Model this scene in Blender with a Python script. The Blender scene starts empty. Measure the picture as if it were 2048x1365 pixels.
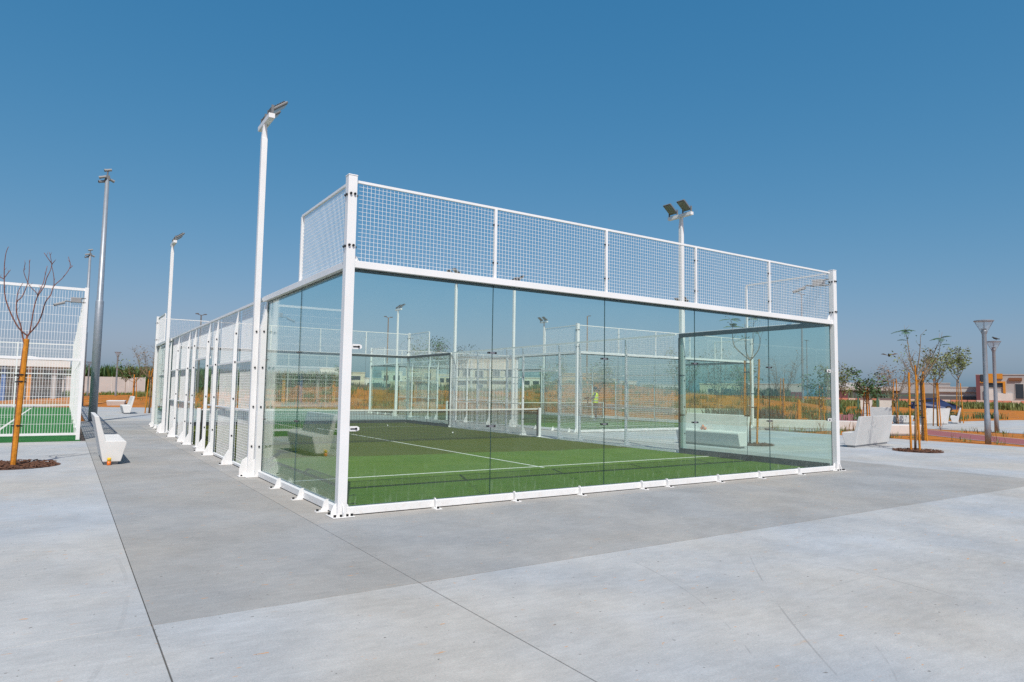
import bpy, bmesh, math, random
from mathutils import Vector, Matrix
random.seed(11)
sc = bpy.context.scene
col = sc.collection
R = math.radians

# ------------------------------------------------------------------ camera, sky, sun, exposure
CAM = Vector((-2.7646, -7.6676, 1.4670))
yaw, pit, rol, fpx = 0.5855, 0.0750, 0.0154, 1341.19
fw = Vector((math.sin(yaw) * math.cos(pit), math.cos(yaw) * math.cos(pit), math.sin(pit)))
rt = Vector((math.cos(yaw), -math.sin(yaw), 0)); up = rt.cross(fw)
rt2 = rt * math.cos(rol) + up * math.sin(rol); up2 = up * math.cos(rol) - rt * math.sin(rol)
cd = bpy.data.cameras.new('camera'); cam = bpy.data.objects.new('camera', cd); col.objects.link(cam)
m = Matrix((rt2, up2, -fw)).transposed().to_4x4(); m.translation = CAM
cam.matrix_world = m
cd.sensor_width = 36; cd.lens = 36 * fpx / 2048; cd.clip_end = 4000; cd.clip_start = .05
sc.camera = cam

SUN = Vector((-0.26, -0.675, 1)).normalized()          # towards the sun
w = bpy.data.worlds.new('World'); sc.world = w; w.use_nodes = True
nt = w.node_tree; bg = nt.nodes['Background']
sky = nt.nodes.new('ShaderNodeTexSky'); sky.sky_type = 'NISHITA'; sky.sun_disc = False
sky.sun_elevation = math.asin(SUN.z); sky.sun_rotation = math.atan2(SUN.x, SUN.y)
sky.altitude = 0; sky.air_density = 1.0; sky.dust_density = 1.5; sky.ozone_density = 2.0
SKY = .12
# clear desert sky: one even colour response for the whole dome (deeper blue overhead, blue-grey at the horizon)
sp_ = nt.nodes.new('ShaderNodeSeparateColor'); cb_ = nt.nodes.new('ShaderNodeCombineColor'); nt.links.new(sky.outputs[0], sp_.inputs[0])
for i_, (p_, a_) in enumerate(((1.4, .82), (.652, .555), (.46, .648))):
    m1 = nt.nodes.new('ShaderNodeMath'); m1.operation = 'MULTIPLY'; m1.inputs[1].default_value = SKY
    m2 = nt.nodes.new('ShaderNodeMath'); m2.operation = 'POWER'; m2.inputs[1].default_value = p_
    m3 = nt.nodes.new('ShaderNodeMath'); m3.operation = 'MULTIPLY'; m3.inputs[1].default_value = a_ / SKY
    nt.links.new(sp_.outputs[i_], m1.inputs[0]); nt.links.new(m1.outputs[0], m2.inputs[0]); nt.links.new(m2.outputs[0], m3.inputs[0]); nt.links.new(m3.outputs[0], cb_.inputs[i_])
nt.links.new(cb_.outputs[0], bg.inputs[0]); bg.inputs[1].default_value = SKY
sl = bpy.data.lights.new('sun', 'SUN'); sl.energy = 4.3; sl.angle = R(.53); sl.color = (1, .98, .90)
so = bpy.data.objects.new('sun', sl); col.objects.link(so); so.location = (0, 0, 60)
so.rotation_euler = (-SUN).to_track_quat('-Z', 'Y').to_euler()
vs = sc.view_settings; vs.view_transform = 'Standard'; vs.look = 'None'; vs.exposure = 0; vs.gamma = 1
vs.use_curve_mapping = False
cy = sc.cycles; cy.max_bounces = 10; cy.transparent_max_bounces = 48; cy.diffuse_bounces = 3
cy.glossy_bounces = 4; cy.use_denoising = False; cy.caustics_reflective = False; cy.caustics_refractive = False

# ------------------------------------------------------------------ materials
MAT = {}
def nodes(name):
    m = bpy.data.materials.new(name); m.use_nodes = True
    MAT[name] = m
    t = m.node_tree
    return m, t, t.nodes, t.links, t.nodes['Principled BSDF']
def plain(name, c, rough=.5, metal=0, spec=.5, var=.06, scale=3., bump=0, bscale=40.):
    m, t, N, L, b = nodes(name)
    tc = N.new('ShaderNodeTexCoord'); n = N.new('ShaderNodeTexNoise')
    n.inputs['Scale'].default_value = scale; n.inputs['Detail'].default_value = 5
    L.new(tc.outputs['Object'], n.inputs['Vector'])
    r = N.new('ShaderNodeValToRGB'); L.new(n.outputs[0], r.inputs[0])
    r.color_ramp.elements[0].position = .3; r.color_ramp.elements[1].position = .7
    r.color_ramp.elements[0].color = (*[x * (1 - var) for x in c], 1)
    r.color_ramp.elements[1].color = (*[min(1, x * (1 + var)) for x in c], 1)
    L.new(r.outputs[0], b.inputs['Base Color'])
    b.inputs['Roughness'].default_value = rough; b.inputs['Metallic'].default_value = metal
    b.inputs['Specular IOR Level'].default_value = spec
    if bump:
        n2 = N.new('ShaderNodeTexNoise'); n2.inputs['Scale'].default_value = bscale; n2.inputs['Detail'].default_value = 6
        L.new(tc.outputs['Object'], n2.inputs['Vector'])
        bp = N.new('ShaderNodeBump'); bp.inputs['Strength'].default_value = bump; bp.inputs['Distance'].default_value = .02
        L.new(n2.outputs[0], bp.inputs['Height']); L.new(bp.outputs[0], b.inputs['Normal'])
    return m
def ramp(N, L, src, p0, p1, c0, c1):
    r = N.new('ShaderNodeValToRGB'); L.new(src, r.inputs[0])
    r.color_ramp.elements[0].position = p0; r.color_ramp.elements[1].position = p1
    r.color_ramp.elements[0].color = (*c0, 1) if len(c0) == 3 else c0
    r.color_ramp.elements[1].color = (*c1, 1) if len(c1) == 3 else c1
    return r.outputs[0]
def noise(N, L, vec, s, det=5, rough=.55, dist=0):
    n = N.new('ShaderNodeTexNoise'); n.inputs['Scale'].default_value = s; n.inputs['Detail'].default_value = det
    n.inputs['Roughness'].default_value = rough; n.inputs['Distortion'].default_value = dist
    L.new(vec, n.inputs['Vector']); return n.outputs[0]
def mixc(N, L, fac, a, b, mode='MIX'):
    x = N.new('ShaderNodeMix'); x.data_type = 'RGBA'; x.blend_type = mode
    for sock, v in ((x.inputs[0], fac), (x.inputs[6], a), (x.inputs[7], b)):
        if hasattr(v, 'links') or hasattr(v, 'node'): L.new(v, sock)
        elif isinstance(v, (int, float)): sock.default_value = v
        else: sock.default_value = (*v, 1)
    return x.outputs[2]
def geo_pos(N):
    return N.new('ShaderNodeNewGeometry').outputs['Position']
def concrete(name, c, cool=(.95, 1., 1.08), scuffs=()):
    # warm and cool casts of separate pours, float marks, rust flecks, grit
    m, t, N, L, b = nodes(name)
    P = geo_pos(N)
    mp = N.new('ShaderNodeMapping'); L.new(P, mp.inputs[0]); mp.inputs['Rotation'].default_value = (0, 0, .6); mp.inputs['Scale'].default_value = (1, 3.2, 1)
    warm = [c[0] * 1.03, c[1], c[2] * .95]; cl = [a * k for a, k in zip(c, cool)]
    base = mixc(N, L, ramp(N, L, noise(N, L, P, .33, 4), .36, .64, (0, 0, 0), (1, 1, 1)), warm, cl)
    blot = ramp(N, L, noise(N, L, P, .9, 9, .7), .3, .72, (.80, .80, .80), (1.13, 1.13, 1.13))
    base = mixc(N, L, 1., base, blot, 'MULTIPLY')
    streak = ramp(N, L, noise(N, L, mp.outputs[0], 5.5, 8, .7), .28, .76, (.87, .87, .87), (1.08, 1.08, 1.08))
    base = mixc(N, L, 1., base, streak, 'MULTIPLY')
    grain = ramp(N, L, noise(N, L, P, 75, 4, .75), .28, .74, (.85, .85, .85), (1.12, 1.12, 1.12))
    base = mixc(N, L, 1., base, grain, 'MULTIPLY')
    rust = ramp(N, L, noise(N, L, mp.outputs[0], 2.1, 10, .72), .625, .70, (0, 0, 0), (.45, .45, .45))
    base = mixc(N, L, rust, base, (.50, .30, .15))
    rs2 = ramp(N, L, noise(N, L, mp.outputs[0], 7.5, 3, .5), .705, .725, (0, 0, 0), (.7, .7, .7))
    base = mixc(N, L, rs2, base, (.55, .26, .08))
    dark = ramp(N, L, noise(N, L, P, 24, 2, .4), .735, .755, (0, 0, 0), (.75, .75, .75))
    base = mixc(N, L, dark, base, (.13, .12, .11))
    # tyre scuffs and scratches on the slabs, as dark arcs broken up by noise
    sx = N.new('ShaderNodeSeparateXYZ'); L.new(P, sx.inputs[0])
    def mth(op, a, c=None):
        q = N.new('ShaderNodeMath'); q.operation = op
        for k, v in enumerate((a, c)):
            if v is None: continue
            if isinstance(v, (int, float)): q.inputs[k].default_value = v
            else: L.new(v, q.inputs[k])
        return q.outputs[0]
    if scuffs:
        brk = ramp(N, L, noise(N, L, P, 1.7, 4, .6), .42, .56, (0, 0, 0), (1, 1, 1))
        tot = None
        for cx, cy_, r, wd, x0, x1, y0, y1, st in scuffs:
            dx = mth('SUBTRACT', sx.outputs[0], cx); dy = mth('SUBTRACT', sx.outputs[1], cy_)
            d = mth('SQRT', mth('ADD', mth('MULTIPLY', dx, dx), mth('MULTIPLY', dy, dy)))
            e = mth('ABSOLUTE', mth('SUBTRACT', d, r))
            v = mth('MULTIPLY', mth('LESS_THAN', e, wd), st)
            for op, ax, lim in (('GREATER_THAN', 0, x0), ('LESS_THAN', 0, x1), ('GREATER_THAN', 1, y0), ('LESS_THAN', 1, y1)): v = mth('MULTIPLY', v, mth(op, sx.outputs[ax], lim))
            tot = v if tot is None else mth('MAXIMUM', tot, v)
        base = mixc(N, L, mth('MULTIPLY', tot, brk), base, (.16, .16, .16))
    L.new(base, b.inputs['Base Color'])
    b.inputs['Roughness'].default_value = .82; b.inputs['Specular IOR Level'].default_value = .3
    bp = N.new('ShaderNodeBump'); bp.inputs['Strength'].default_value = .25; bp.inputs['Distance'].default_value = .006
    L.new(noise(N, L, P, 60, 6, .7), bp.inputs['Height']); L.new(bp.outputs[0], b.inputs['Normal'])
concrete('concrete_light', (.43, .43, .425), (.925, .995, 1.085), ((-3.07, -2.27, 4.64, .006, .3, 1.6, -5.6, -3.3, .4), (13.91, -16.37, 17.05, .006, .6, 2.6, -5.7, -3.6, .38), (.54, -4.61, 2.33, .005, 2.3, 3.1, -5.8, -3.7, .5), (-10.33, -1.54, 8.03, .015, -3, -2.25, -4, -.8, .14),
   (-.95, -3.1, 3.27, .006, .9, 1.5, -6, -5.3, .3), (20, 3, 17.6, .01, 2, 8, -8, -3, .16), (3, -14, 9.4, .01, 2, 9, -7, -3.2, .14), (-6, -9, 5.5, .014, -5, -2.3, -5, -3, .25)))
concrete('concrete_dark', (.335, .332, .325), (.96, 1., 1.045))
concrete('concrete_pad', (.37, .36, .345), (.98, 1., 1.02))
def bench_mat():
    m, t, N, L, b = nodes('bench_concrete')
    P = geo_pos(N)
    base = mixc(N, L, ramp(N, L, noise(N, L, P, 2.2, 6, .6), .3, .7, (0, 0, 0), (1, 1, 1)), (.60, .595, .58), (.69, .685, .67))
    base = mixc(N, L, ramp(N, L, noise(N, L, P, 26, 4, .6), .66, .74, (0, 0, 0), (.35, .35, .35)), base, (.38, .36, .33))
    L.new(base, b.inputs['Base Color']); b.inputs['Roughness'].default_value = .75
    bp = N.new('ShaderNodeBump'); bp.inputs['Strength'].default_value = .15; bp.inputs['Distance'].default_value = .006
    L.new(noise(N, L, P, 70, 5), bp.inputs['Height']); L.new(bp.outputs[0], b.inputs['Normal'])
bench_mat()
def paint_mat():
    m, t, N, L, b = nodes('white_paint')
    P = geo_pos(N)
    base = mixc(N, L, ramp(N, L, noise(N, L, P, 1.6, 6, .6), .35, .7, (0, 0, 0), (1, 1, 1)), (.80, .805, .81), (.745, .75, .745))
    base = mixc(N, L, ramp(N, L, noise(N, L, P, 9, 8, .7), .68, .8, (0, 0, 0), (.35, .35, .35)), base, (.55, .47, .38))
    sx = N.new('ShaderNodeSeparateXYZ'); L.new(P, sx.inputs[0]); lo = N.new('ShaderNodeMapRange'); L.new(sx.outputs[2], lo.inputs[0]); lo.inputs[1].default_value = .2; lo.inputs[2].default_value = 0; lo.inputs[3].default_value = 0; lo.inputs[4].default_value = 1
    spl = N.new('ShaderNodeMath'); spl.operation = 'MULTIPLY'; L.new(lo.outputs[0], spl.inputs[0]); L.new(ramp(N, L, noise(N, L, P, 13, 8, .75), .52, .7, (0, 0, 0), (.34, .34, .34)), spl.inputs[1])
    base = mixc(N, L, spl.outputs[0], base, (.50, .36, .24))
    L.new(base, b.inputs['Base Color']); b.inputs['Roughness'].default_value = .42; b.inputs['Specular IOR Level'].default_value = .4
paint_mat()
def turf_mat(name, a, b2, dark, yb=None, edge=None):
    m, t, N, L, b = nodes(name)
    P = geo_pos(N)
    base = mixc(N, L, ramp(N, L, noise(N, L, P, 1.3, 6, .65), .3, .7, (0, 0, 0), (1, 1, 1)), a, b2)
    if dark:
        # sandier, worn strip behind the service line: its edge wanders with noise along the court
        oc = N.new('ShaderNodeTexCoord').outputs['Object']
        sx = N.new('ShaderNodeSeparateXYZ'); L.new(oc, sx.inputs[0])
        nz = noise(N, L, P, .45, 3)
        ma = N.new('ShaderNodeMath'); ma.operation = 'MULTIPLY_ADD'; L.new(nz, ma.inputs[0]); ma.inputs[1].default_value = 1.1; L.new(sx.outputs[1], ma.inputs[2])
        mr = N.new('ShaderNodeMapRange'); L.new(ma.outputs[0], mr.inputs[0]); mr.inputs[1].default_value = yb; mr.inputs[2].default_value = yb + .22
        mx = N.new('ShaderNodeMath'); mx.operation = 'MULTIPLY_ADD'; L.new(sx.outputs[0], mx.inputs[0]); mx.inputs[1].default_value = .12; L.new(ma.outputs[0], mx.inputs[2])
        L.new(mx.outputs[0], mr.inputs[0])
        base = mixc(N, L, mr.outputs[0], base, dark)
    fine = mixc(N, L, 1., ramp(N, L, noise(N, L, P, 95, 4, .7), .25, .78, (.6, .6, .6), (1.36, 1.36, 1.36)), ramp(N, L, noise(N, L, P, 9, 6, .7), .3, .72, (.82, .82, .82), (1.16, 1.16, 1.16)), 'MULTIPLY')
    base = mixc(N, L, 1., base, fine, 'MULTIPLY')
    sp = ramp(N, L, noise(N, L, P, 40, 2), .74, .77, (0, 0, 0), (.5, .5, .5))
    base = mixc(N, L, sp, base, (.34, .33, .2))
    L.new(base, b.inputs['Base Color']); b.inputs['Roughness'].default_value = .95; b.inputs['Specular IOR Level'].default_value = .1
    bp = N.new('ShaderNodeBump'); bp.inputs['Strength'].default_value = .6; bp.inputs['Distance'].default_value = .015
    L.new(noise(N, L, P, 130, 3, .7), bp.inputs['Height']); L.new(bp.outputs[0], b.inputs['Normal'])
turf_mat('court_turf', (.074, .146, .006), (.104, .174, .012), (.074, .092, .002), 7.2)
turf_mat('pitch_turf', (.035, .17, .05), (.05, .2, .06), None)
def glass_mat():
    m, t, N, L, b = nodes('clear_glass')
    N.remove(b); out = N['Material Output']
    tr = N.new('ShaderNodeBsdfTransparent'); tr.inputs[0].default_value = (.922, .985, .955, 1)
    gl = N.new('ShaderNodeBsdfGlossy'); gl.inputs['Roughness'].default_value = .004; gl.inputs[0].default_value = (.95, 1, .98, 1)
    g = N.new('ShaderNodeNewGeometry')
    ior = N.new('ShaderNodeMapRange'); L.new(g.outputs['Backfacing'], ior.inputs[0]); ior.inputs[3].default_value = 1.52; ior.inputs[4].default_value = 1 / 1.52
    fr = N.new('ShaderNodeFresnel'); L.new(ior.outputs[0], fr.inputs[0])
    mx = N.new('ShaderNodeMixShader'); L.new(fr.outputs[0], mx.inputs[0]); L.new(tr.outputs[0], mx.inputs[1]); L.new(gl.outputs[0], mx.inputs[2])
    df = N.new('ShaderNodeBsdfDiffuse'); df.inputs[0].default_value = (.60, .70, .64, 1)
    P = g.outputs['Position']
    dust = ramp(N, L, noise(N, L, P, 1.4, 8, .68), .35, .8, (.003, .003, .003), (.022, .022, .022))
    sm = ramp(N, L, noise(N, L, P, 3.2, 9, .75, 1.2), .62, .7, (0, 0, 0), (.025, .025, .025))
    ad0 = N.new('ShaderNodeMath'); L.new(dust, ad0.inputs[0]); L.new(sm, ad0.inputs[1])
    sz = N.new('ShaderNodeSeparateXYZ'); L.new(P, sz.inputs[0]); lo = N.new('ShaderNodeMapRange'); L.new(sz.outputs[2], lo.inputs[0]); lo.inputs[1].default_value = .75; lo.inputs[2].default_value = .1; lo.inputs[3].default_value = 0; lo.inputs[4].default_value = 1
    mpv = N.new('ShaderNodeMapping'); L.new(P, mpv.inputs[0]); mpv.inputs['Scale'].default_value = (14, 14, 2.2)
    dn = ramp(N, L, noise(N, L, mpv.outputs[0], 1.6, 6, .75), .56, .72, (0, 0, 0), (.16, .16, .16))
    dm = N.new('ShaderNodeMath'); dm.operation = 'MULTIPLY'; L.new(lo.outputs[0], dm.inputs[0]); L.new(dn, dm.inputs[1])
    ad = N.new('ShaderNodeMath'); L.new(ad0.outputs[0], ad.inputs[0]); L.new(dm.outputs[0], ad.inputs[1])
    m2 = N.new('ShaderNodeMixShader'); L.new(ad.outputs[0], m2.inputs[0]); L.new(mx.outputs[0], m2.inputs[1]); L.new(df.outputs[0], m2.inputs[2])
    L.new(m2.outputs[0], out.inputs[0])
glass_mat()
plain('glass_edge', (.035, .095, .095), .2)
plain('rubber', (.028, .04, .042), .6, var=.3, scale=12)
plain('bolt_black', (.012, .012, .012), .4)
plain('steel', (.42, .42, .43), .35, .9)
plain('galvanised', (.30, .335, .375), .42, .35, var=.08, scale=8)
plain('fixture_grey', (.16, .165, .17), .5)
plain('fixture_mid', (.28, .28, .28), .5)
plain('lens_glass', (.24, .25, .21), .12, var=.15, scale=18)
plain('camera_white', (.62, .62, .62), .35)
plain('net_black', (.018, .018, .018), .8)
plain('tape_white', (.72, .72, .70), .8, var=.1, scale=9)
plain('line_white', (.62, .62, .56), .9, var=.14, scale=30)
plain('stake_wood', (.54, .20, .010), .7, var=.22, scale=14, bump=.3)
plain('bark_red', (.20, .075, .048), .85, var=.35, scale=20, bump=.5)
plain('bark_tan', (.24, .165, .10), .85, var=.3, scale=20, bump=.5)
plain('tie_black', (.015, .015, .015), .7)
plain('mulch', (.10, .045, .025), .95, var=.5, scale=30)
plain('leaf_bright', (.115, .17, .03), .55, var=.35, scale=6)
plain('leaf_dark', (.055, .115, .03), .55, var=.35, scale=6)
plain('leaf_olive', (.15, .175, .045), .6, var=.35, scale=6)
plain('leaf_dry', (.20, .115, .05), .7, var=.35, scale=6)
plain('leaf_far', (.085, .115, .075), .8, var=.3, scale=.3)
plain('leaf_blue', (.05, .09, .085), .5, var=.3, scale=6)
plain('grass_dry', (.135, .15, .04), .8, var=.35, scale=3)
plain('track_red', (.26, .085, .085), .9, var=.12, scale=4)
plain('asphalt', (.30, .29, .275), .9, var=.12, scale=1)
plain('barrier_red', (.58, .20, .12), .7, var=.25, scale=.6)
plain('barrier_white', (.62, .42, .34), .7)
plain('can_orange', (.75, .17, .01), .3)
plain('can_yellow', (.82, .5, .02), .3)
plain('fruit_orange', (.75, .17, .02), .4)
plain('bag_plastic', (.72, .78, .8), .25)
plain('car_blue', (.015, .04, .13), .45, spec=.35)
plain('car_white', (.7, .7, .7), .25)
plain('car_glass', (.02, .025, .03), .08)
plain('tyre', (.02, .02, .02), .8)
plain('hub', (.4, .4, .4), .3, .7)
plain('tail_red', (.4, .01, .01), .3)
plain('skin', (.30, .17, .11), .6)
plain('hair', (.015, .012, .01), .6)
plain('vest_yellow', (.68, .82, .03), .6)
plain('vest_silver', (.55, .55, .55), .3)
plain('shirt_blue', (.035, .07, .16), .8)
plain('trousers', (.035, .035, .045), .8)
plain('shoe', (.3, .3, .3), .6)
for n_, c_ in dict(wall_white=(.66, .65, .62), wall_cream=(.58, .52, .41), wall_tan=(.50, .36, .22), wall_grey=(.40, .40, .40), wall_dark=(.12, .12, .125), wall_maroon=(.16, .06, .07),
                   clad_orange=(.60, .26, .03), clad_brown=(.20, .09, .045), wall_blue=(.05, .13, .35), hoarding=(.47, .455, .44), pergola_green=(.06, .15, .11), flag_blue=(.12, .32, .6)).items():
    plain(n_, c_, .85, var=.07, scale=.5)
plain('joint_fill', (.13, .10, .085), .95, var=.3, scale=8)
plain('pane_dark', (.035, .05, .065), .12)
def sand_mat():
    m, t, N, L, b = nodes('sand')
    P = geo_pos(N)
    base = mixc(N, L, ramp(N, L, noise(N, L, P, .16, 6, .6), .35, .65, (0, 0, 0), (1, 1, 1)), (.52, .18, .026), (.40, .155, .04))
    base = mixc(N, L, 1., base, ramp(N, L, noise(N, L, P, 2.1, 8, .7), .25, .75, (.62, .62, .62), (1.22, 1.22, 1.22)), 'MULTIPLY')
    base = mixc(N, L, ramp(N, L, noise(N, L, P, .5, 8, .7), .5, .66, (0, 0, 0), (.8, .8, .8)), base, (.27, .12, .05))
    base = mixc(N, L, ramp(N, L, noise(N, L, P, .31, 6, .65), .6, .72, (0, 0, 0), (.6, .6, .6)), base, (.55, .36, .20))
    g = ramp(N, L, noise(N, L, P, .09, 9, .72), .54, .62, (0, 0, 0), (.65, .65, .65))
    base = mixc(N, L, g, base, (.135, .14, .05))
    L.new(base, b.inputs['Base Color']); b.inputs['Roughness'].default_value = .95; b.inputs['Specular IOR Level'].default_value = .1
    bp = N.new('ShaderNodeBump'); bp.inputs['Strength'].default_value = .7; bp.inputs['Distance'].default_value = .12
    L.new(noise(N, L, P, 2.6, 8, .7), bp.inputs['Height']); L.new(bp.outputs[0], b.inputs['Normal'])
sand_mat()

# ------------------------------------------------------------------ mesh helpers
class MB:
    def __init__(s): s.v = []; s.f = []; s.mi = []; s.mats = []
    def _m(s, mat):
        if mat not in s.mats: s.mats.append(mat)
        return s.mats.index(mat)
    def add(s, vs, fs, mat=None):
        o = len(s.v); s.v += [tuple(x) for x in vs]; k = s._m(mat)
        for f in fs: s.f.append([i + o for i in f]); s.mi.append(k)
        return s
    def box(s, a, b, mat=None):
        x0, x1 = sorted((a[0], b[0])); y0, y1 = sorted((a[1], b[1])); z0, z1 = sorted((a[2], b[2]))
        return s.add([(x0,y0,z0),(x1,y0,z0),(x1,y1,z0),(x0,y1,z0),(x0,y0,z1),(x1,y0,z1),(x1,y1,z1),(x0,y1,z1)],
                     [(0,3,2,1),(4,5,6,7),(0,1,5,4),(1,2,6,5),(2,3,7,6),(3,0,4,7)], mat)
    def prism(s, poly, d, mat=None):
        """poly: list of 3d points (planar), extruded by vector d"""
        n = len(poly); d = Vector(d)
        vs = [Vector(p) for p in poly]; vs += [p + d for p in vs]
        fs = [tuple(range(n))[::-1], tuple(range(n, 2 * n))] + [(i, (i + 1) % n, n + (i + 1) % n, n + i) for i in range(n)]
        return s.add(vs, fs, mat)
    def tube(s, pts, rad, n=8, mat=None, caps=True):
        pts = [Vector(p) for p in pts]
        if not hasattr(rad, '__len__'): rad = [rad] * len(pts)
        rings = []; prev = None
        for i, p in enumerate(pts):
            t = (pts[min(i + 1, len(pts) - 1)] - pts[max(i - 1, 0)])
            t = t.normalized() if t.length > 1e-9 else Vector((0, 0, 1))
            if prev is None:
                a = t.orthogonal().normalized()
            else:
                a = (prev - t * prev.dot(t)); a = a.normalized() if a.length > 1e-6 else t.orthogonal().normalized()
            prev = a; b = t.cross(a)
            rings.append([p + (a * math.cos(2*math.pi*k/n) + b * math.sin(2*math.pi*k/n)) * rad[i] for k in range(n)])
        vs = [q for r in rings for q in r]; fs = []
        for i in range(len(pts) - 1):
            for k in range(n):
                fs.append((i*n+k, i*n+(k+1)%n, (i+1)*n+(k+1)%n, (i+1)*n+k))
        if caps: fs += [tuple(range(n))[::-1], tuple((len(pts)-1)*n + k for k in range(n))]
        return s.add(vs, fs, mat)
    def lathe(s, prof, n=16, c=(0,0,0), mat=None):
        vs = []; fs = []
        for r, z in prof:
            for k in range(n):
                vs.append((c[0] + r*math.cos(2*math.pi*k/n), c[1] + r*math.sin(2*math.pi*k/n), c[2] + z))
        for i in range(len(prof) - 1):
            for k in range(n):
                fs.append((i*n+k, i*n+(k+1)%n, (i+1)*n+(k+1)%n, (i+1)*n+k))
        fs += [tuple(range(n))[::-1], tuple((len(prof)-1)*n + k for k in range(n))]
        return s.add(vs, fs, mat)
    def build(s, name, mat, parent=None, smooth=False, bevel=0, loc=None):
        me = bpy.data.meshes.new(name); me.from_pydata(s.v, [], s.f)
        mats = [x if x is not None else mat for x in s.mats]
        for x in mats: me.materials.append(MAT[x])
        me.polygons.foreach_set('material_index', s.mi)
        if smooth: me.polygons.foreach_set('use_smooth', [True] * len(me.polygons))
        me.update(); me.validate()
        o = bpy.data.objects.new(name, me); col.objects.link(o)
        if parent: o.parent = parent
        if loc: o.location = loc
        if bevel:
            bv = o.modifiers.new('bevel', 'BEVEL'); bv.width = bevel; bv.segments = 2; bv.limit_method = 'ANGLE'; bv.harden_normals = False
        if smooth:
            pass
        return o
def tag(o, label=None, cat=None, group=None, kind=None):
    if label: o['label'] = label
    if cat: o['category'] = cat; o['kind'] = 'thing'
    if group: o['group'] = group
    if kind: o['kind'] = kind
    return o
def empty(name, loc=(0,0,0), rz=0):
    o = bpy.data.objects.new(name, None); col.objects.link(o); o.location = loc; o.rotation_euler.z = rz
    o.empty_display_size = .2
    return o
KIDS = {}
def copy_tree(o, parent=None):
    c = o.copy(); col.objects.link(c); c.parent = parent
    for ch in [x for x in o.children]: copy_tree(ch, c)
    return c
def thing(name, label, cat, loc=(0,0,0), rz=0, group=None):
    return tag(empty(name, loc, rz), label, cat, group)

# ------------------------------------------------------------------ ground
def sheet(name, mat, poly, z, kind='structure', parent=None):
    b = MB(); b.add([(x, y, z) for x, y in poly], [tuple(range(len(poly)))])
    o = b.build(name, mat, parent)
    if kind: o['kind'] = kind
    return o
def mound(x, y):
    z = 0
    for cx, cy_, rx, ry, h in ((17, 55, 15, 9, 1.5), (34, 62, 16, 9, 1.3), (53, 56, 10, 15, 2.6), (60, 38, 9, 10, .9), (2, 66, 8, 5, .5), (-6, 92, 20, 10, .6)):
        d = ((x - cx) / rx) ** 2 + ((y - cy_) / ry) ** 2
        z += h * math.exp(-d)
    return z
def terrain():
    ax_ = [-2400, -1500, -900, -500, -300, -200, -140, -100, -80] + [-64 + 2 * i for i in range(106)] + [160, 175, 195, 220, 260, 320, 420, 600, 900, 1500, 2400]
    n = len(ax_); vs = []; fs = []
    rr = random.Random(5)
    for y in ax_:
        for x in ax_:
            dd = math.hypot(x + 2.76, y + 7.67); z = -.12
            if dd > 45: z += mound(x, y)
            if 62 < dd < 260: z += min(1., (dd - 62) / 40) * (.22 * math.sin(x * .11 + 1.2) * math.cos(y * .093) + .22 * (rr.random() - .5))
            vs.append((x, y, z))
    for j in range(n - 1):
        for i in range(n - 1):
            a = j * n + i; fs.append((a, a + 1, a + n + 1, a + n))
    b = MB(); b.add(vs, fs)
    o = b.build('ground', 'sand', None, smooth=True); o['kind'] = 'structure'
terrain()
# paving: cast slabs with open joints over a dark bed
pav = empty('pavement'); pav['kind'] = 'structure'
bed = sheet('paving_bed', 'joint_fill', [(-29, -27), (21.7, -27), (21.7, 11), (21.7, 24), (-29, 24)], -.06, None, pav)
def slab(x0, y0, x1, y1, mat, z=0.):
    j = .0038 if mat == 'concrete_light' else .0016
    MB().box((x0 + j, y0 + j, -.1), (x1 - j, y1 - j, z)).build('slab', mat, pav, bevel=.004 if mat == 'concrete_light' else .0015)
XA, XB, YA = -2.24, 12.2, -2.92
ys = [-26, -14, YA]
slab(-9, -9, XA, YA, 'concrete_light'); slab(XA, -9, -.43, YA, 'concrete_light'); slab(-.43, -9, 4.6, YA, 'concrete_light')
slab(4.6, -9, 12.2, YA, 'concrete_light'); slab(12.2, -9, 21.9, YA, 'concrete_light')
for i in range(-3, 3): slab(i * 8 - 0, -28, i * 8 + 8, -9, 'concrete_light')
slab(-30, -28, -24, YA, 'concrete_light'); slab(-24, -9, -9, YA, 'concrete_light')
slab(-24, YA, -9, 13.3, 'concrete_light'); slab(-9, YA, XA, 6.3, 'concrete_light'); slab(-9, 6.3, XA, 13.3, 'concrete_light')
slab(XA, YA, -.43, 3.4, 'concrete_dark'); slab(XA, 3.4, -.43, 13.4, 'concrete_dark', .001); slab(XA, 13.4, -.43, 24.5, 'concrete_dark')
slab(-.43, YA, 6.0, -.34, 'concrete_dark', .0015); slab(6.0, YA, XB, -.34, 'concrete_dark')
slab(-.43, -.34, 10.5, 20.6, 'concrete_pad', .002)
slab(10.5, -.34, XB, 11.2, 'concrete_dark'); slab(10.5, 11.2, 12.4, 24.5, 'concrete_dark'); slab(-.43, 20.6, 10.5, 24.5, 'concrete_dark')
slab(XB, YA, 21.9, 4.2, 'concrete_light', .001); slab(XB, 4.2, 21.9, 11.2, 'concrete_light'); slab(12.4, 11.2, 23.5, 32, 'concrete_pad')
slab(XA - 22, 46.5, 22, 66, 'concrete_light'); slab(-2.0, 24.5, 8, 46.5, 'concrete_light'); slab(8, 24.5, 12.4, 46.5, 'concrete_light'); slab(12.4, 32, 24, 36, 'concrete_light')
slab(23.5, 9.0, 26.5, 36, 'concrete_light')
slab(31.6, -12, 44, 13.5, 'concrete_light', .002); slab(44, -12, 53.6, 12.2, 'concrete_light', .002); slab(26.5, 13.5, 36, 17, 'concrete_light')
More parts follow.
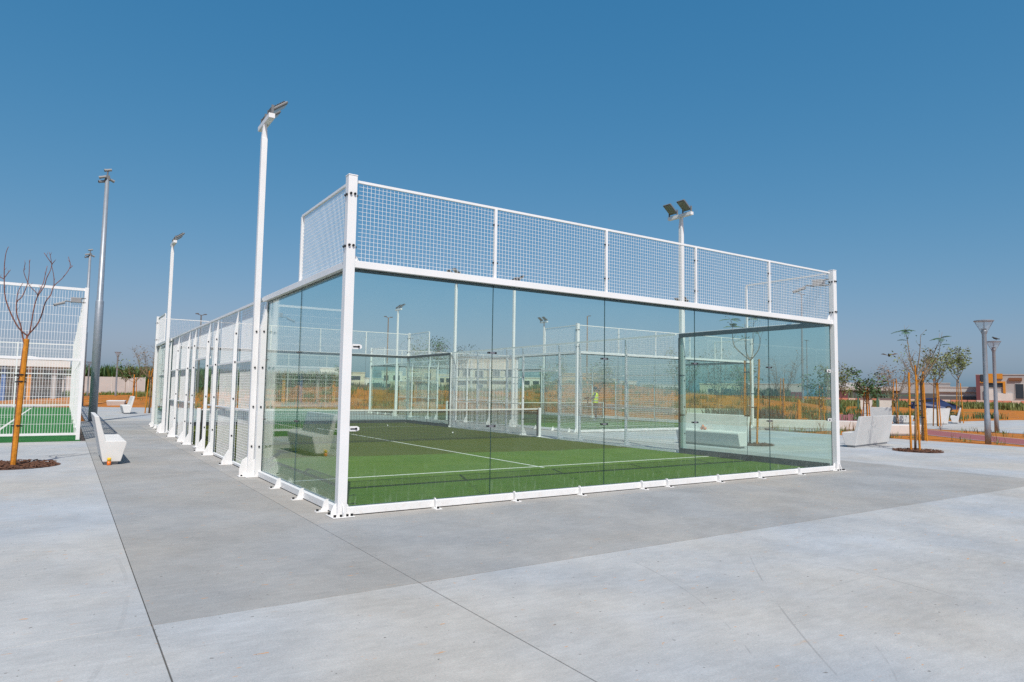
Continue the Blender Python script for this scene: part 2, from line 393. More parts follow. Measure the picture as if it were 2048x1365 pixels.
# running track curving through the planting
def band(name, mat, ctr, wd, z, kind='structure'):
    b = MB(); vs = []; fs = []
    for i, p in enumerate(ctr):
        p = Vector((*p, 0)); t = (Vector((*ctr[min(i+1, len(ctr)-1)], 0)) - Vector((*ctr[max(i-1, 0)], 0))).normalized(); nn = Vector((-t.y, t.x, 0))
        for q in (p - nn * wd / 2, p + nn * wd / 2): vs.append((q.x, q.y, z))
    for i in range(len(ctr) - 1): fs.append((2*i, 2*i+2, 2*i+3, 2*i+1))
    b.add(vs, fs); o = b.build(name, mat)
    if kind: o['kind'] = kind
    return o
def smooth_path(pts, n=6):
    out = []
    for i in range(len(pts) - 1):
        p0, p1, p2, p3 = (Vector(pts[max(i-1,0)]), Vector(pts[i]), Vector(pts[i+1]), Vector(pts[min(i+2,len(pts)-1)]))
        for k in range(n):
            t = k / n
            out.append(tuple(.5*((2*p1)+(-p0+p2)*t+(2*p0-5*p1+4*p2-p3)*t*t+(-p0+3*p1-3*p2+p3)*t**3)))
    out.append(tuple(pts[-1])); return out
tp = smooth_path([(20.5, -8), (22.6, -2.5), (24.8, 1.7), (27.6, 5.7), (31, 9.8), (36, 14.6), (44, 20), (56, 24)])
sheet('planting_bed', 'sand', [(21.9, -12), (31.6, -12), (31.6, 13.4), (26.5, 13.4), (26.5, 9.0), (23.4, 9.0), (21.9, 9.0)], -.02)
band('running_track', 'track_red', tp, 2.3, -.012)
for s_ in (-1, 1):
    off = []
    for i, p in enumerate(tp):
        t = (Vector(tp[min(i+1, len(tp)-1)]) - Vector(tp[max(i-1, 0)])).normalized(); off.append((p[0] - t.y * s_ * 1.21, p[1] + t.x * s_ * 1.21))
    b_ = band('track_kerb', 'concrete_light', off, .1, -.006)
road = band('road', 'asphalt', smooth_path([(60, 130), (85, 98), (105, 67), (122, 42), (142, 10), (170, -40)]), 7.5, .06)

# ------------------------------------------------------------------ padel courts
W_, L_ = 10., 20.
def mapper(side):
    """(outward, along, z) -> local xyz for the four walls"""
    if side == 'B': return lambda o, a, z: (a, -o, z)
    if side == 'F': return lambda o, a, z: (a, L_ + o, z)
    if side == 'L': return lambda o, a, z: (-o, a, z)
    return lambda o, a, z: (W_ + o, a, z)
def mbox(b, mp, o0, o1, a0, a1, z0, z1, mat=None): return b.box(mp(o0, a0, z0), mp(o1, a1, z1), mat)
def disc(b, mp, o, a, z, r, h, mat, n=8):
    b.tube([mp(o, a, z), mp(o + h, a, z)], [r, r * .8], n, mat)
def wire_grid(mp, a0, a1, z0, z1, o, pa=.05, pz=.05, r=.0018):
    b = MB()
    na = max(2, round((a1 - a0) / pa)); nz = max(2, round((z1 - z0) / pz))
    def bar(p, q, u, v):
        c = [p + u + v, p - u + v, p - u - v, p + u - v, q + u + v, q - u + v, q - u - v, q + u - v]
        b.add(c, [(0,1,5,4),(1,2,6,5),(2,3,7,6),(3,0,4,7)])
    A = Vector(mp(0, 1, 0)) - Vector(mp(0, 0, 0)); O = Vector(mp(1, 0, 0)) - Vector(mp(0, 0, 0)); Z = Vector((0, 0, 1))
    for i in range(1, na):
        a = a0 + (a1 - a0) * i / na
        bar(Vector(mp(o + r, a, z0)), Vector(mp(o + r, a, z1)), A * r, O * r)
    for i in range(1, nz):
        z = z0 + (z1 - z0) * i / nz
        bar(Vector(mp(o - r, a0, z)), Vector(mp(o - r, a1, z)), Z * r, O * r)
    return b
ZB0, ZB1, ZT = 2.905, 2.99, 3.97
def pane(mp, a0, a1, z0, z1, root):
    b = MB(); t = .006
    P = lambda o, a, z: mp(o, a, z)
    vs = [P(-t,a0,z0),P(-t,a1,z0),P(-t,a1,z1),P(-t,a0,z1),P(t,a0,z0),P(t,a1,z0),P(t,a1,z1),P(t,a0,z1)]
    # orientation fixed afterwards by recalculating normals
    b.add(vs, [(0,1,2,3),(7,6,5,4)], 'clear_glass'); b.add(vs, [(0,4,5,1),(1,5,6,2),(2,6,7,3),(3,7,4,0)], 'glass_edge')
    o = b.build('glass_panel', 'clear_glass', root)
    bm = bmesh.new(); bm.from_mesh(o.data); bmesh.ops.remove_doubles(bm, verts=bm.verts, dist=1e-5); bmesh.ops.recalc_face_normals(bm, faces=bm.faces); bm.to_mesh(o.data); bm.free()
    return o
def clamp(mp, a, z, root):
    b = MB(); mbox(b, mp, .008, .012, a - .068, a + .068, z - .014, z + .014)
    o = b.build('glass_clamp', 'steel', root)
    c = MB()
    for d in (-.052, .052):
        disc(c, mp, .0135, a + d, z, .0135, .01, None); disc(c, mp, -.02, a + d, z, .0135, .012, None)
    c.build('bolts', 'bolt_black', o)['kind'] = 'stuff'
def bracket(mp, a, root, h=.16, dpt=.19):
    h *= .86; dpt *= .9
    """foot bracket of the base rail: plate on the ground and an upright gusset"""
    b = MB(); mbox(b, mp, .075, dpt + .06, a - .045, a + .045, .002, .012)
    prof = [(.06, .012), (dpt, .012), (dpt - .02, .05), (.115, h - .03), (.09, h), (.06, h)]
    b.prism([mp(o, a - .006, z) for o, z in prof], Vector(mp(0, .012, 0)) - Vector(mp(0, 0, 0)))
    o = b.build('base_bracket', 'white_paint', root)
    c = MB(); c.tube([Vector(mp(dpt + .035, a, .012)), Vector(mp(dpt + .035, a, .034))], .016, 8)
    c.build('bolts', 'bolt_black', o)['kind'] = 'stuff'
def side_post(mp, a, root, z1=2.93, both=True):
    b = MB(); w = .042
    # upright with the top cut back to the rail
    prof = [(.05, 0), (.118, 0), (.118, z1 - .40), (.052, z1)]
    b.prism([mp(o, a - .026, z) for o, z in prof], Vector(mp(0, .052, 0)) - Vector(mp(0, 0, 0)))
    # flared foot
    foot = [(.112, .02), (.24, .02), (.24, .06), (.15, .24), (.112, .30)]
    b.prism([mp(o, a - .012, z) for o, z in foot], Vector(mp(0, .024, 0)) - Vector(mp(0, 0, 0)))
    mbox(b, mp, .04, .28, a - .06, a + .06, .003, .018)
    o = b.build('side_post', 'white_paint', root, bevel=.004)
    c = MB()
    for z in (.55, 1.25, 1.95, 2.5):
        for sd in (-1, 1): c.tube([Vector(mp(.084, a + sd * .026, z)), Vector(mp(.084, a + sd * .038, z))], .015, 8)
    for d in (-.04, .04): c.tube([Vector(mp(.262, a + d, .018)), Vector(mp(.262, a + d, .038))], .012, 8)
    c.build('bolts', 'bolt_black', o)['kind'] = 'stuff'
def corner_post(cx, cy, root):
    sx = -1 if cx < 5 else 1; sy = -1 if cy < 10 else 1
    x = cx + sx * .045; y = cy + sy * .045; h = .055
    b = MB(); b.box((x - h, y - h, .015), (x + h, y + h, ZT + .03)); b.box((x - h - .004, y - h - .004, ZT + .03), (x + h + .004, y + h + .004, ZT + .045))
    b.box((x - .13, y - .13, .003), (x + .13, y + .13, .015))
    for d in (-1, 1):
        prof = [(.05, .015), (.115, .015), (.115, .06), (.085, .13), (.05, .16)]
        b.prism([(x + d * p, y - .006, z) for p, z in prof], (0, .012, 0)); b.prism([(x - .006, y + d * p, z) for p, z in prof], (.012, 0, 0))
    # gusset on the beam
    b.prism([(x - sx * .055, y - .05 * sy, ZB1), (x - sx * .15, y - .05 * sy, ZB1), (x - sx * .055, y - .05 * sy, ZB1 + .13)], (0, .01 * sy, 0))
    o = b.build('corner_post', 'white_paint', root, bevel=.005)
    c = MB()
    for z in (3.16, 3.78):
        for d in (-.025, .025):
            for k in (-1, 1):
                c.tube([(x + d, y + k * h, z), (x + d, y + k * (h + .018), z)], .015, 8); c.tube([(x + k * h, y + d, z - .012), (x + k * (h + .018), y + d, z - .012)], .015, 8)
    for dx in (-.1, .1):
        for dy in (-.1, .1): c.tube([(x + dx, y + dy, .015), (x + dx, y + dy, .04)], .017, 8)
    for dd in (-.03, .045): c.tube([(x + dd, y + sy * .105, .015), (x + dd, y + sy * .105, .04)], .015, 8)
    c.build('bolts', 'bolt_black', o)['kind'] = 'stuff'
def corner_tab(mp, a, z, d, root):
    b = MB(); s = [(a, z - .03), (a + d * .1, z - .03), (a + d * .13, z - .015), (a + d * .13, z + .015), (a + d * .1, z + .03), (a, z + .03)]
    b.prism([mp(.009, p, q) for p, q in s], Vector(mp(.008, 0, 0)) - Vector(mp(0, 0, 0)))
    o = b.build('corner_clamp', 'white_paint', root)
    c = MB(); mbox(c, mp, .017, .024, a + d * .02, a + d * .085, z - .006, z + .006); disc(c, mp, .017, a + d * .09, z, .014, .014, None); disc(c, mp, -.04, a + d * .09, z, .02, .03, None)
    c.build('bolts', 'bolt_black', o)['kind'] = 'stuff'
def build_court(root):
    for side in 'BF':
        mp = mapper(side)
        b = MB(); mbox(b, mp, -.014, .062, .02, W_ - .02, .012, .098); b.build('base_rail', 'white_paint', root, bevel=.004)
        b = MB(); mbox(b, mp, .008, .075, .0, W_, ZB0, ZB1); b.build('beam', 'white_paint', root, bevel=.004)
        b = MB(); mbox(b, mp, -.035, -.008, .02, W_ - .02, ZB0 - .035, ZB1 - .02); b.build('rubber_strip', 'rubber', root)
        b = MB(); mbox(b, mp, -.05, -.0155, .02, W_ - .02, .013, .095 if side == 'B' else .14); b.build('rubber_strip', 'rubber', root)  # far wall: extra height stands for the shadow beside the rubber
        b = MB(); mbox(b, mp, .012, .042, .04, W_ - .04, ZT - .03, ZT); b.build('top_rail', 'white_paint', root)
        for i in range(5):
            pane(mp, 2 * i + .003 + (.01 if i == 0 else 0), 2 * i + 1.997 - (.01 if i == 4 else 0), .105, ZB1 - .03, root)
            wg = wire_grid(mp, 2 * i + (.06 if i == 0 else .02), 2 * i + 2 - (.06 if i == 4 else .02), ZB1, ZT - .02, .027)
            tag(wg.build('wire_mesh', 'white_paint', root), kind='stuff')
        for i in range(1, 5):
            b = MB(); mbox(b, mp, .008, .048, 2 * i - .02, 2 * i + .02, ZB1, ZT - .03); o = b.build('mesh_post', 'white_paint', root)
            c = MB()
            for z in (3.2, 3.72):
                for d in (-.032, .032): disc(c, mp, .03, 2 * i + d, z, .012, .02, None, 6)
            c.build('bolts', 'bolt_black', o)['kind'] = 'stuff'
            for z in (1.0, 1.98): clamp(mp, 2 * i, z, root)
        for a in (1.15, 2.34, 3.47, 4.7, 5.25, 6.47, 7.57, 8.75): bracket(mp, a, root, .15, .15)
        for a, d in ((.03, 1), (W_ - .03, -1)):
            for z in (1.0, 1.97): corner_tab(mp, a, z, d, root)
    for side in 'LR':
        mp = mapper(side)
        for a0, a1, end in ((0, 4, 0), (16, 20, 20)):
            s = 1 if end == 0 else -1
            b = MB(); mbox(b, mp, -.014, .06, a0 + .02, a1 - .02, .0125, .0985); b.build('base_rail', 'white_paint', root, bevel=.004)
            b = MB(); mbox(b, mp, .008, .07, a0 + .02, a1, ZB0 + .001, ZB1 - .001); b.build('beam', 'white_paint', root, bevel=.004)
            b = MB(); mbox(b, mp, -.034, -.008, a0 + .02, a1 - .02, ZB0 - .035, ZB1 - .021); b.build('rubber_strip', 'rubber', root)
            b = MB(); mbox(b, mp, -.049, -.0155, a0 + .05, a1 - .03, .0135, .096 if side == 'L' else .139); b.build('rubber_strip', 'rubber', root)  # right wall: taller strip is rubber plus its shadow, built as one
            e = a1 if end == 0 else a0
            b = MB(); mbox(b, mp, -.03, -.008, min(e, e - s * .035), max(e, e - s * .035), .14, ZB0 - .035); b.build('rubber_strip', 'rubber', root)
            for k in range(2): pane(mp, a0 + 2 * k + .003 + (.01 if (k == 0 and end == 0) else 0), a0 + 2 * k + 1.997 - (.01 if (k == 1 and end) else 0), .106, ZB1 - .031, root)
            for z in (1.0, 1.98): clamp(mp, a0 + 2, z, root); clamp(mp, a0 + (3.9 if end == 0 else .1), z - .05, root)
            m0, m1 = (a0, a0 + 2) if end == 0 else (a1 - 2, a1)
            b = MB(); mbox(b, mp, .012, .042, m0 + .04, m1 - .0, ZT - .031, ZT - .001); b.build('top_rail', 'white_paint', root)
            q = m1 if end == 0 else m0
            b = MB(); mbox(b, mp, .008, .048, q - .02, q + .02, ZB1 - .001, ZT - .031); b.build('mesh_post', 'white_paint', root)
            tag(wire_grid(mp, m0 + .05, m1 - .05, ZB1, ZT - .02, .027).build('wire_mesh', 'white_paint', root), kind='stuff')
            for a in ((.35, 1.36, 2.5) if end == 0 else (17.5, 18.64, 19.65)): bracket(mp, a, root, .17, .17)
            # double post beside the lamp column
            b = MB(); y = e; pa0, pa1 = (y - .115, y - .004) if end == 0 else (y + .004, y + .115)
            prof = [(.012, .02), (.105, .02), (.105, 2.45), (.012, 2.90)]
            b.prism([mp(o, pa0, z) for o, z in prof], Vector(mp(0, pa1 - pa0, 0)) - Vector(mp(0, 0, 0)))
            mbox(b, mp, .0, .25, pa0 - .02, pa1 + .02, .0035, .018)
            ft = [(.1, .019), (.22, .019), (.22, .12), (.18, .24), (.1, .30)]
            b.prism([mp(o, (pa0 + pa1) / 2, z) for o, z in ft], Vector(mp(0, .012, 0)) - Vector(mp(0, 0, 0)))
            o = b.build('side_post', 'white_paint', root, bevel=.004)
            c = MB()
            near = pa0 if end == 0 else pa1
            for z in (.5, 1.15, 1.8, 2.4): c.tube([Vector(mp(.06, near, z)), Vector(mp(.06, near - s * .014, z))], .015, 8)
            c.build('bolts', 'bolt_black', o)['kind'] = 'stuff'
        # mesh bays
        for a in (6, 8, 9, 11, 12, 14): side_post(mp, a, root)
        b = MB(); mbox(b, mp, .0, .05, 4.13, 15.87, 2.945, ZB1 - .002); b.build('top_rail', 'white_paint', root)
        b = MB(); mbox(b, mp, .002, .052, 4.13, 8.96, .02, .06); b.build('base_rail', 'white_paint', root)
        b = MB(); mbox(b, mp, .002, .052, 11.04, 15.87, .02, .06); b.build('base_rail', 'white_paint', root)
        b = MB(); mbox(b, mp, .001, .051, 9.04, 10.96, 2.12, 2.165); b.build('lintel', 'white_paint', root)
        for a0, a1 in ((4.13, 6), (6, 8), (8, 9), (11, 12), (12, 14), (14, 15.87)):
            p0 = a0 + (.042 if a0 != 4.13 else 0); p1 = a1 - (.042 if a1 != 15.87 else 0)
            for z in (1.04, 1.93):
                b = MB(); mbox(b, mp, .003, .043, p0, p1, z, z + .03); b.build('cross_rail', 'white_paint', root)
            tag(wire_grid(mp, p0, p1, .06, 2.945, -.006, r=.0023).build('wire_mesh', 'white_paint', root), kind='stuff')
        tag(wire_grid(mp, 9.04, 10.96, 2.165, 2.945, -.006, r=.0023).build('wire_mesh', 'white_paint', root), kind='stuff')
    for cx in (0, W_):
        for cy_ in (0, L_): corner_post(cx, cy_, root)
C1 = (0., 0.); C2 = (12.93, 11.6)
court = thing('padel_court', 'near padel court cage with glass walls and white steel mesh above', 'padel court', (*C1, 0), 0, 'padel court cages')
build_court(court)
court2 = copy_tree(court); court2.location = (*C2, 0)
court2['label'] = 'farther padel court cage, seen through the near one, person standing inside'
def court_floor(c, name_lbl):
    x, y = c
    b = MB(); b.box((x + .0165, y + .0165, .003), (x + W_ - .0165, y + L_ - .0165, .012))
    f = b.build('court_turf', 'court_turf', None); f['kind'] = 'structure'; f.data.transform(Matrix.Translation((-x, -y, 0))); f.location = (x, y, 0)
    def ln(x0, y0, x1, y1): 
        MB().box((x0, y0, .0125), (x1, y1, .0165)).build('court_line', 'line_white', f)
    ln(.06, 3.025, W_ - .06, 3.075); ln(.06, L_ - 3.075, W_ - .06, L_ - 3.025); ln(4.975, 2.87, 5.025, 3.0245); ln(4.975, 3.0755, 5.025, L_ - 3.0755)
    return f
court_floor(C1, ''); court_floor(C2, '')
# nets
def build_net():
    root = empty('court_net'); 
    for x in (-.06, W_ + .06):
        b = MB(); b.box((x - .04, -.04, .018), (x + .04, .04, .95)); b.box((x - .09, -.09, .0172), (x + .09, .09, .03))
        b.prism([(x - .005, .04, .03), (x - .005, .085, .03), (x - .005, .04, .2)], (.01, 0, 0)); b.prism([(x - .005, -.04, .03), (x - .005, -.085, .03), (x - .005, -.04, .2)], (.01, 0, 0))
        b.build('net_post', 'white_paint', root, bevel=.004)
    n = 60; x0, x1 = .02, W_ - .02
    top = lambda x: .885 + .03 * ((x - 5) / 5) ** 2
    b = MB(); r = .003
    k = int((x1 - x0) / .045)
    for i in range(k + 1):
        x = x0 + (x1 - x0) * i / k
        c = [(x-r,-r,.03),(x+r,-r,.03),(x+r,r,.03),(x-r,r,.03),(x-r,-r,top(x)),(x+r,-r,top(x)),(x+r,r,top(x)),(x-r,r,top(x))]
        b.add(c, [(0,1,5,4),(1,2,6,5),(2,3,7,6),(3,0,4,7)])
    for i in range(20):
        z = .035 + i * .043; fr = z / .885
        for j in range(10):
            xa, xb = x0 + (x1-x0)*j/10, x0 + (x1-x0)*(j+1)/10; za, zb = top(xa)*fr, top(xb)*fr
            c = [(xa,-r,za-r),(xa,r,za-r),(xa,r,za+r),(xa,-r,za+r),(xb,-r,zb-r),(xb,r,zb-r),(xb,r,zb+r),(xb,-r,zb+r)]
            b.add(c, [(0,1,5,4),(1,2,6,5),(2,3,7,6),(3,0,4,7)])
    tag(b.build('netting', 'net_black', root), kind='stuff')
    b = MB()
    for j in range(20):
        xa, xb = x0 + (x1-x0)*j/20, x0 + (x1-x0)*(j+1)/20; za, zb = top(xa), top(xb)
        c = [(xa,-.008,za-.018),(xa,.008,za-.018),(xa,.008,za+.02),(xa,-.008,za+.02),(xb,-.008,zb-.018),(xb,.008,zb-.018),(xb,.008,zb+.02),(xb,-.008,zb+.02)]
        b.add(c, [(0,1,5,4),(1,2,6,5),(2,3,7,6),(3,0,4,7)])
    b.build('top_band', 'tape_white', root)
    for x in (x0, x1):
        b = MB(); b.box((x - .02, -.012, .05), (x + .02, .012, .9)); b.build('side_band', 'net_black', root)
    return root
net = build_net(); net.location = (C1[0], 10, 0); tag(net, 'black tennis style net with white tape across the near padel court', 'net', 'padel court nets')
net2 = copy_tree(net); net2.location = (C2[0], C2[1] + 10, 0); net2['label'] = 'black net across the farther padel court beside the person'
# lamp columns of the courts
def build_column(lab):
    """column standing outside the wall (outward = -x); two floodlights on a cross arm"""
    root = empty('floodlight_mast')
    b = MB(); b.box((-.20, .004, .019), (-.107, .10, 5.72))
    b.prism([(-.20, .10, 5.72), (-.107, .10, 5.72), (-.13, .09, 5.97), (-.177, .09, 5.97)], (0, -.085, 0))
    b.box((-.33, -.02, .004), (-.02, .14, .0187)); 
    b.prism([(-.195, .05, .019), (-.32, .05, .019), (-.32, .05, .13), (-.28, .05, .27), (-.195, .05, .33)], (0, .014, 0))
    o = b.build('column', 'white_paint', root, bevel=.004)
    c = MB()
    for z in (.5, 1.15, 1.8, 2.4): c.tube([(-.153, .004, z), (-.153, -.012, z)], .015, 8)
    for yy in (.0, .12): c.tube([(-.29, yy, .018), (-.29, yy, .04)], .016, 8)
    c.build('bolts', 'bolt_black', o)['kind'] = 'stuff'
    b = MB(); b.box((-.18, -.33, 5.97), (-.08, .45, 6.05)); arm = b.build('cross_arm', 'white_paint', root, bevel=.004)
    for yy in (-.17, .29):
        ang = R(38)
        # housing tilted, facing into the court (+x, downwards)
        M = Matrix.Translation((-.12, yy, 6.09)) @ Matrix.Rotation(-ang, 4, 'Y')
        def tb(a, bb, mat, name, parent, bev=0):
            q = MB(); q.box(a, bb); o = q.build(name, mat, parent, bevel=bev); o.data.transform(M); return o
        h = tb((-.0, -.125, .012), (.34, .125, .05), 'fixture_grey', 'floodlight', root, .01)
        tb((.025, -.105, .002), (.315, .105, .0115), 'lens_glass', 'lens', h)
        q = MB()
        for i in range(9):
            q.box((.03 + i * .033, -.11, .0505), (.038 + i * .033, .11, .075))
        o = q.build('cooling_fins', 'fixture_grey', h); o.data.transform(M)
        q = MB(); q.box((-.14, yy - .145, 6.0625), (-.10, yy - .13, 6.2)); q.box((-.14, yy + .13, 6.0625), (-.10, yy + .145, 6.2)); q.box((-.14, yy - .145, 6.0505), (-.10, yy + .145, 6.062))
        q.build('mounting_bracket', 'fixture_grey', h)
    return root
colm = build_column('')
cl = [((0, 4), 0, 'tall white floodlight column at the near glass edge, nearest the camera'), ((0, 16), 2, 'white floodlight column beside the gate wall, far left end of near court'),
      ((W_, 4), 3, 'white floodlight column standing behind the mesh right of the near court'), ((W_, 16), 1, 'white floodlight column at far right corner of the near court')]
cl2 = ['white floodlight column of farther court rising just behind the net post', 'white floodlight column at far left end of the farther court',
       'white floodlight column at front right of farther court, beside bench', 'small distant white floodlight column on right side of the farther court']
first = True
for ci, (c, labs) in enumerate(((C1, None), (C2, cl2))):
    for k, ((ax_, ay_), mode, lb) in enumerate(cl):
        o = colm if first else copy_tree(colm); first = False
        o.location = (c[0] + ax_, c[1] + ay_, 0)
        sx = 1 if ax_ == 0 else -1; sy = 1 if ay_ == 4 else -1
        o.scale = (sx, sy, 1)
        idx = [0, 1, 2, 3][k]
        tag(o, lb if ci == 0 else cl2[idx], 'floodlight', 'floodlight columns of the padel courts')

# ------------------------------------------------------------------ fenced pitch on the left
FX, FY0, FY1, FXL = -2.42, 13.6, 44., -20.
b = MB(); b.box((FXL - .1, FY0 - .12, -.1), (FX + .06, FY1 + .1, .012)); pit_ = b.build('sports_pitch', 'pitch_turf'); pit_['kind'] = 'structure'
def pl(p, q, wd=.08):
    p = Vector((*p, .0125)); q = Vector((*q, .0125)); t = (q - p).normalized(); n = Vector((-t.y, t.x, 0)) * wd / 2
    MB().prism([p - n, q - n, q + n, p + n], (0, 0, .004)).build('pitch_line', 'line_white', pit_)
for p, q in (((-4.42, 15.6), (-4.42, 42.5)), ((-18.6, 15.6), (-18.6, 42.5)), ((-18.6, 15.6), (-4.46, 15.6)), ((-18.6, 42.5), (-4.46, 42.5)), ((-18.56, 28.8), (-4.46, 28.8))): pl(p, q)
fence = thing('mesh_fence', 'tall white welded mesh fence around green pitch behind the bare tree', 'fence')
def fence_run(p, q, nb):
    p, q = Vector((*p, 0)), Vector((*q, 0)); t = (q - p); Ln = t.length; t.normalize(); nrm = Vector((-t.y, t.x, 0))
    mp = lambda o, a, z: tuple(p + t * a + nrm * o + Vector((0, 0, z)))
    for i in range(nb):
        a0, a1 = Ln * i / nb + .04, Ln * (i + 1) / nb - .04
        for z, h in ((.14, .06), (2.1, .06), (3.98, .07)):
            b = MB(); b.prism([mp(-.025, a0, z), mp(.025, a0, z), mp(.025, a0, z + h), mp(-.025, a0, z + h)], t * (a1 - a0)); b.build('rail', 'white_paint', fence)
        for z0, z1 in ((.2, 2.1), (2.16, 3.98)):
            tag(wire_grid(mp, a0, a1, z0, z1, .0, .062, .24, .0035).build('wire_mesh', 'white_paint', fence), kind='stuff')
    return mp
fence_run((FX, FY0), (FXL, FY0), 4); fence_run((FX, FY0), (FX, FY1), 10); fence_run((FX, FY1), (FXL, FY1), 6); fence_run((FXL, FY0), (FXL, FY1), 8)
pp = set()
for i in range(5): pp.add((round(FX + (FXL - FX) * i / 4, 3), FY0))
for i in range(7): pp.add((round(FX + (FXL - FX) * i / 6, 3), FY1))
for i in range(11): pp.add((FX, round(FY0 + (FY1 - FY0) * i / 10, 3)))
for i in range(1, 8): pp.add((FXL, round(FY0 + (FY1 - FY0) * i / 8, 3)))
for x, y in sorted(pp): MB().box((x - .045, y - .045, .013), (x + .045, y + .045, 4.07)).build('post', 'white_paint', fence, bevel=.006)

# ------------------------------------------------------------------ concrete seating
BPROF = [(0, .055), (.29, .055), (.375, .385), (.368, .42), (.34, .435), (.035, .44), (-.095, .895), (-.175, .905)]
def bench(label, loc, rz, length, group='concrete benches with backrests', hs=1.):
    t = thing('concrete_bench', label, 'bench', loc, rz, group)
    b = MB(); b.prism([(x, 0, z * hs) for x, z in BPROF], (0, length, 0)); o = b.build('body', 'bench_concrete', t, bevel=.012)
    b = MB(); b.box((.03, .06, .003), (.25, length - .06, .0545)); b.build('plinth', 'wall_grey', t)
    return t
bench('white concrete bench beside the pitch fence with drink can at its foot', (-2.12, 6.86, 0), 0, 2.0)
bench('small distant concrete bench facing the pitch, in front of staked trees on left', (.12, 34.4, 0), R(180), 2.0)
bench('large concrete bench seen from behind beside staked tree, right of near court', (19.0, 3.53, 0), R(99.5), 2.74)
bench('distant concrete bench with shaded seat behind the large bench', (35.56, 11.83, 0), R(27), 1.45)
bench('distant concrete bench seen from behind with tree shadows on its back', (37.95, 10.03, 0), R(73), 1.68)
bench('distant concrete bench end with shaded seat near the lamp posts', (41.9, 11.2, 0), R(113), 1.8)
bench('concrete bench behind the right glass wall carrying a bag of oranges', (12.95, 6.5, 0), R(180), 2.25)
def block(label, pts, h, name='concrete_block', cat='seat', group='low concrete seats', inset=.08):
    """low backless seat: top outline pts (ccw), foot drawn in"""
    cx = sum(p[0] for p in pts) / len(pts); cyy = sum(p[1] for p in pts) / len(pts)
    b = MB(); n = len(pts)
    def ring(k, z): 
        out = []
        for x, y in pts:
            d = Vector((cx - x, cyy - y)); d = d.normalized() * min(k * 1.4, d.length * .5); out.append((x + d.x - cx, y + d.y - cyy, z))
        return out
    rings = [ring(inset, .06), ring(0, h - .04), ring(0, h - .015), ring(.02, h)]
    vs = [p for r in rings for p in r]; fs = [tuple(range(n))[::-1], tuple(3 * n + i for i in range(n))]
    for k in range(3): fs += [(k*n+i, k*n+(i+1) % n, (k+1)*n+(i+1) % n, (k+1)*n+i) for i in range(n)]
    b.add(vs, fs)
    t = thing(name, label, cat, (cx, cyy, 0), 0, group); b.build('body', 'bench_concrete', t)
    q = MB(); q.prism([(x, y, .003) for x, y, z in ring(inset + .06, 0)], (0, 0, .057)); q.build('plinth', 'wall_grey', t)
    return t
def strip(p, q, wd):
    p, q = Vector(p), Vector(q); t = (q - p).normalized(); n = Vector((-t.y, t.x)) * wd
    return [tuple(p), tuple(q), tuple(q + n), tuple(p + n)]
block('low backless concrete seat at far end of the left walkway', [(-.35, 46.6), (.75, 46.4), (1.0, 48.6), (-.1, 48.8)], .4)
block('low concrete seat with stake shadows right of the large bench', strip((23.3, 6.1), (25.3, 5.4), .55), .40)
block('long low concrete seat wall seen through the right glass wall', strip((22.75, 11.8), (26.3, 7.9), .6), .40)
block('long low concrete wall behind the farther court', strip((40.2, 44), (34.9, 27.4), .5), .42)
block('pale low concrete wall segment behind the orange bag bench', strip((35.2, 26.4), (38.9, 24.6), .5), .42)
block('small slanted concrete seat between staked trees on the right', strip((36.2, 12.0), (37.1, 11.4), .5), .45)

# ------------------------------------------------------------------ lamps and masts
def street_lamp(label, loc, h, grp='cone topped street lamps'):
    t = thing('street_lamp', label, 'street lamp', loc, 0, grp)
    b = MB(); b.lathe([(.09, .02), (.09, 1.0), (.075, 1.05), (.065, h - .50), (.075, h - .48), (.10, h - .40), (.105, h - .375)], 18); p = b.build('pole', 'galvanised', t)
    for f in p.data.polygons: f.use_smooth = abs(f.normal.z) < .9
    b = MB(); b.lathe([(.17, .0), (.17, .022)], 4); b.build('base_plate', 'galvanised', t)
    b = MB(); b.lathe([(.105, h - .373), (.255, h - .065)], 18)
    b.f = b.f[:-2]; b.mi = b.mi[:-2]; b.build('diffuser', 'diffuser', t)
    b = MB(); b.lathe([(.07, h - .37), (.07, h - .31), (.035, h - .30)], 12); b.build('light_source', 'fixture_grey', t)
    for k in range(4):
        a = k * math.pi / 2 + .3
        MB().tube([(.107 * math.cos(a), .107 * math.sin(a), h - .373), (.26 * math.cos(a), .26 * math.sin(a), h - .065)], .007, 6).build('rib', 'galvanised', t)
    b = MB(); b.lathe([(.22, h - .07), (.285, h - .065), (.29, h - .04), (.26, h - .025), (.08, h)], 22); b.build('cap', 'galvanised', t)
    return t
m_, t_, N_, L_2, b_ = nodes('diffuser')
b_.inputs['Base Color'].default_value = (.75, .8, .82, 1); b_.inputs['Roughness'].default_value = .25; b_.inputs['Alpha'].default_value = .3
street_lamp('nearer grey cone topped lamp post at the right edge of the paving', (22.63, 2.18, -.1), 4.2)
street_lamp('grey cone topped lamp post with a bird on its cap', (31.5, 5.27, -.1), 4.15)
street_lamp('grey cone topped lamp post beyond the left walkway', (1.1, 63.5, -.05), 4.6)
street_lamp('most distant cone topped lamp post, left of the tall camera mast', (-.9, 70.9, -.1), 3.9)
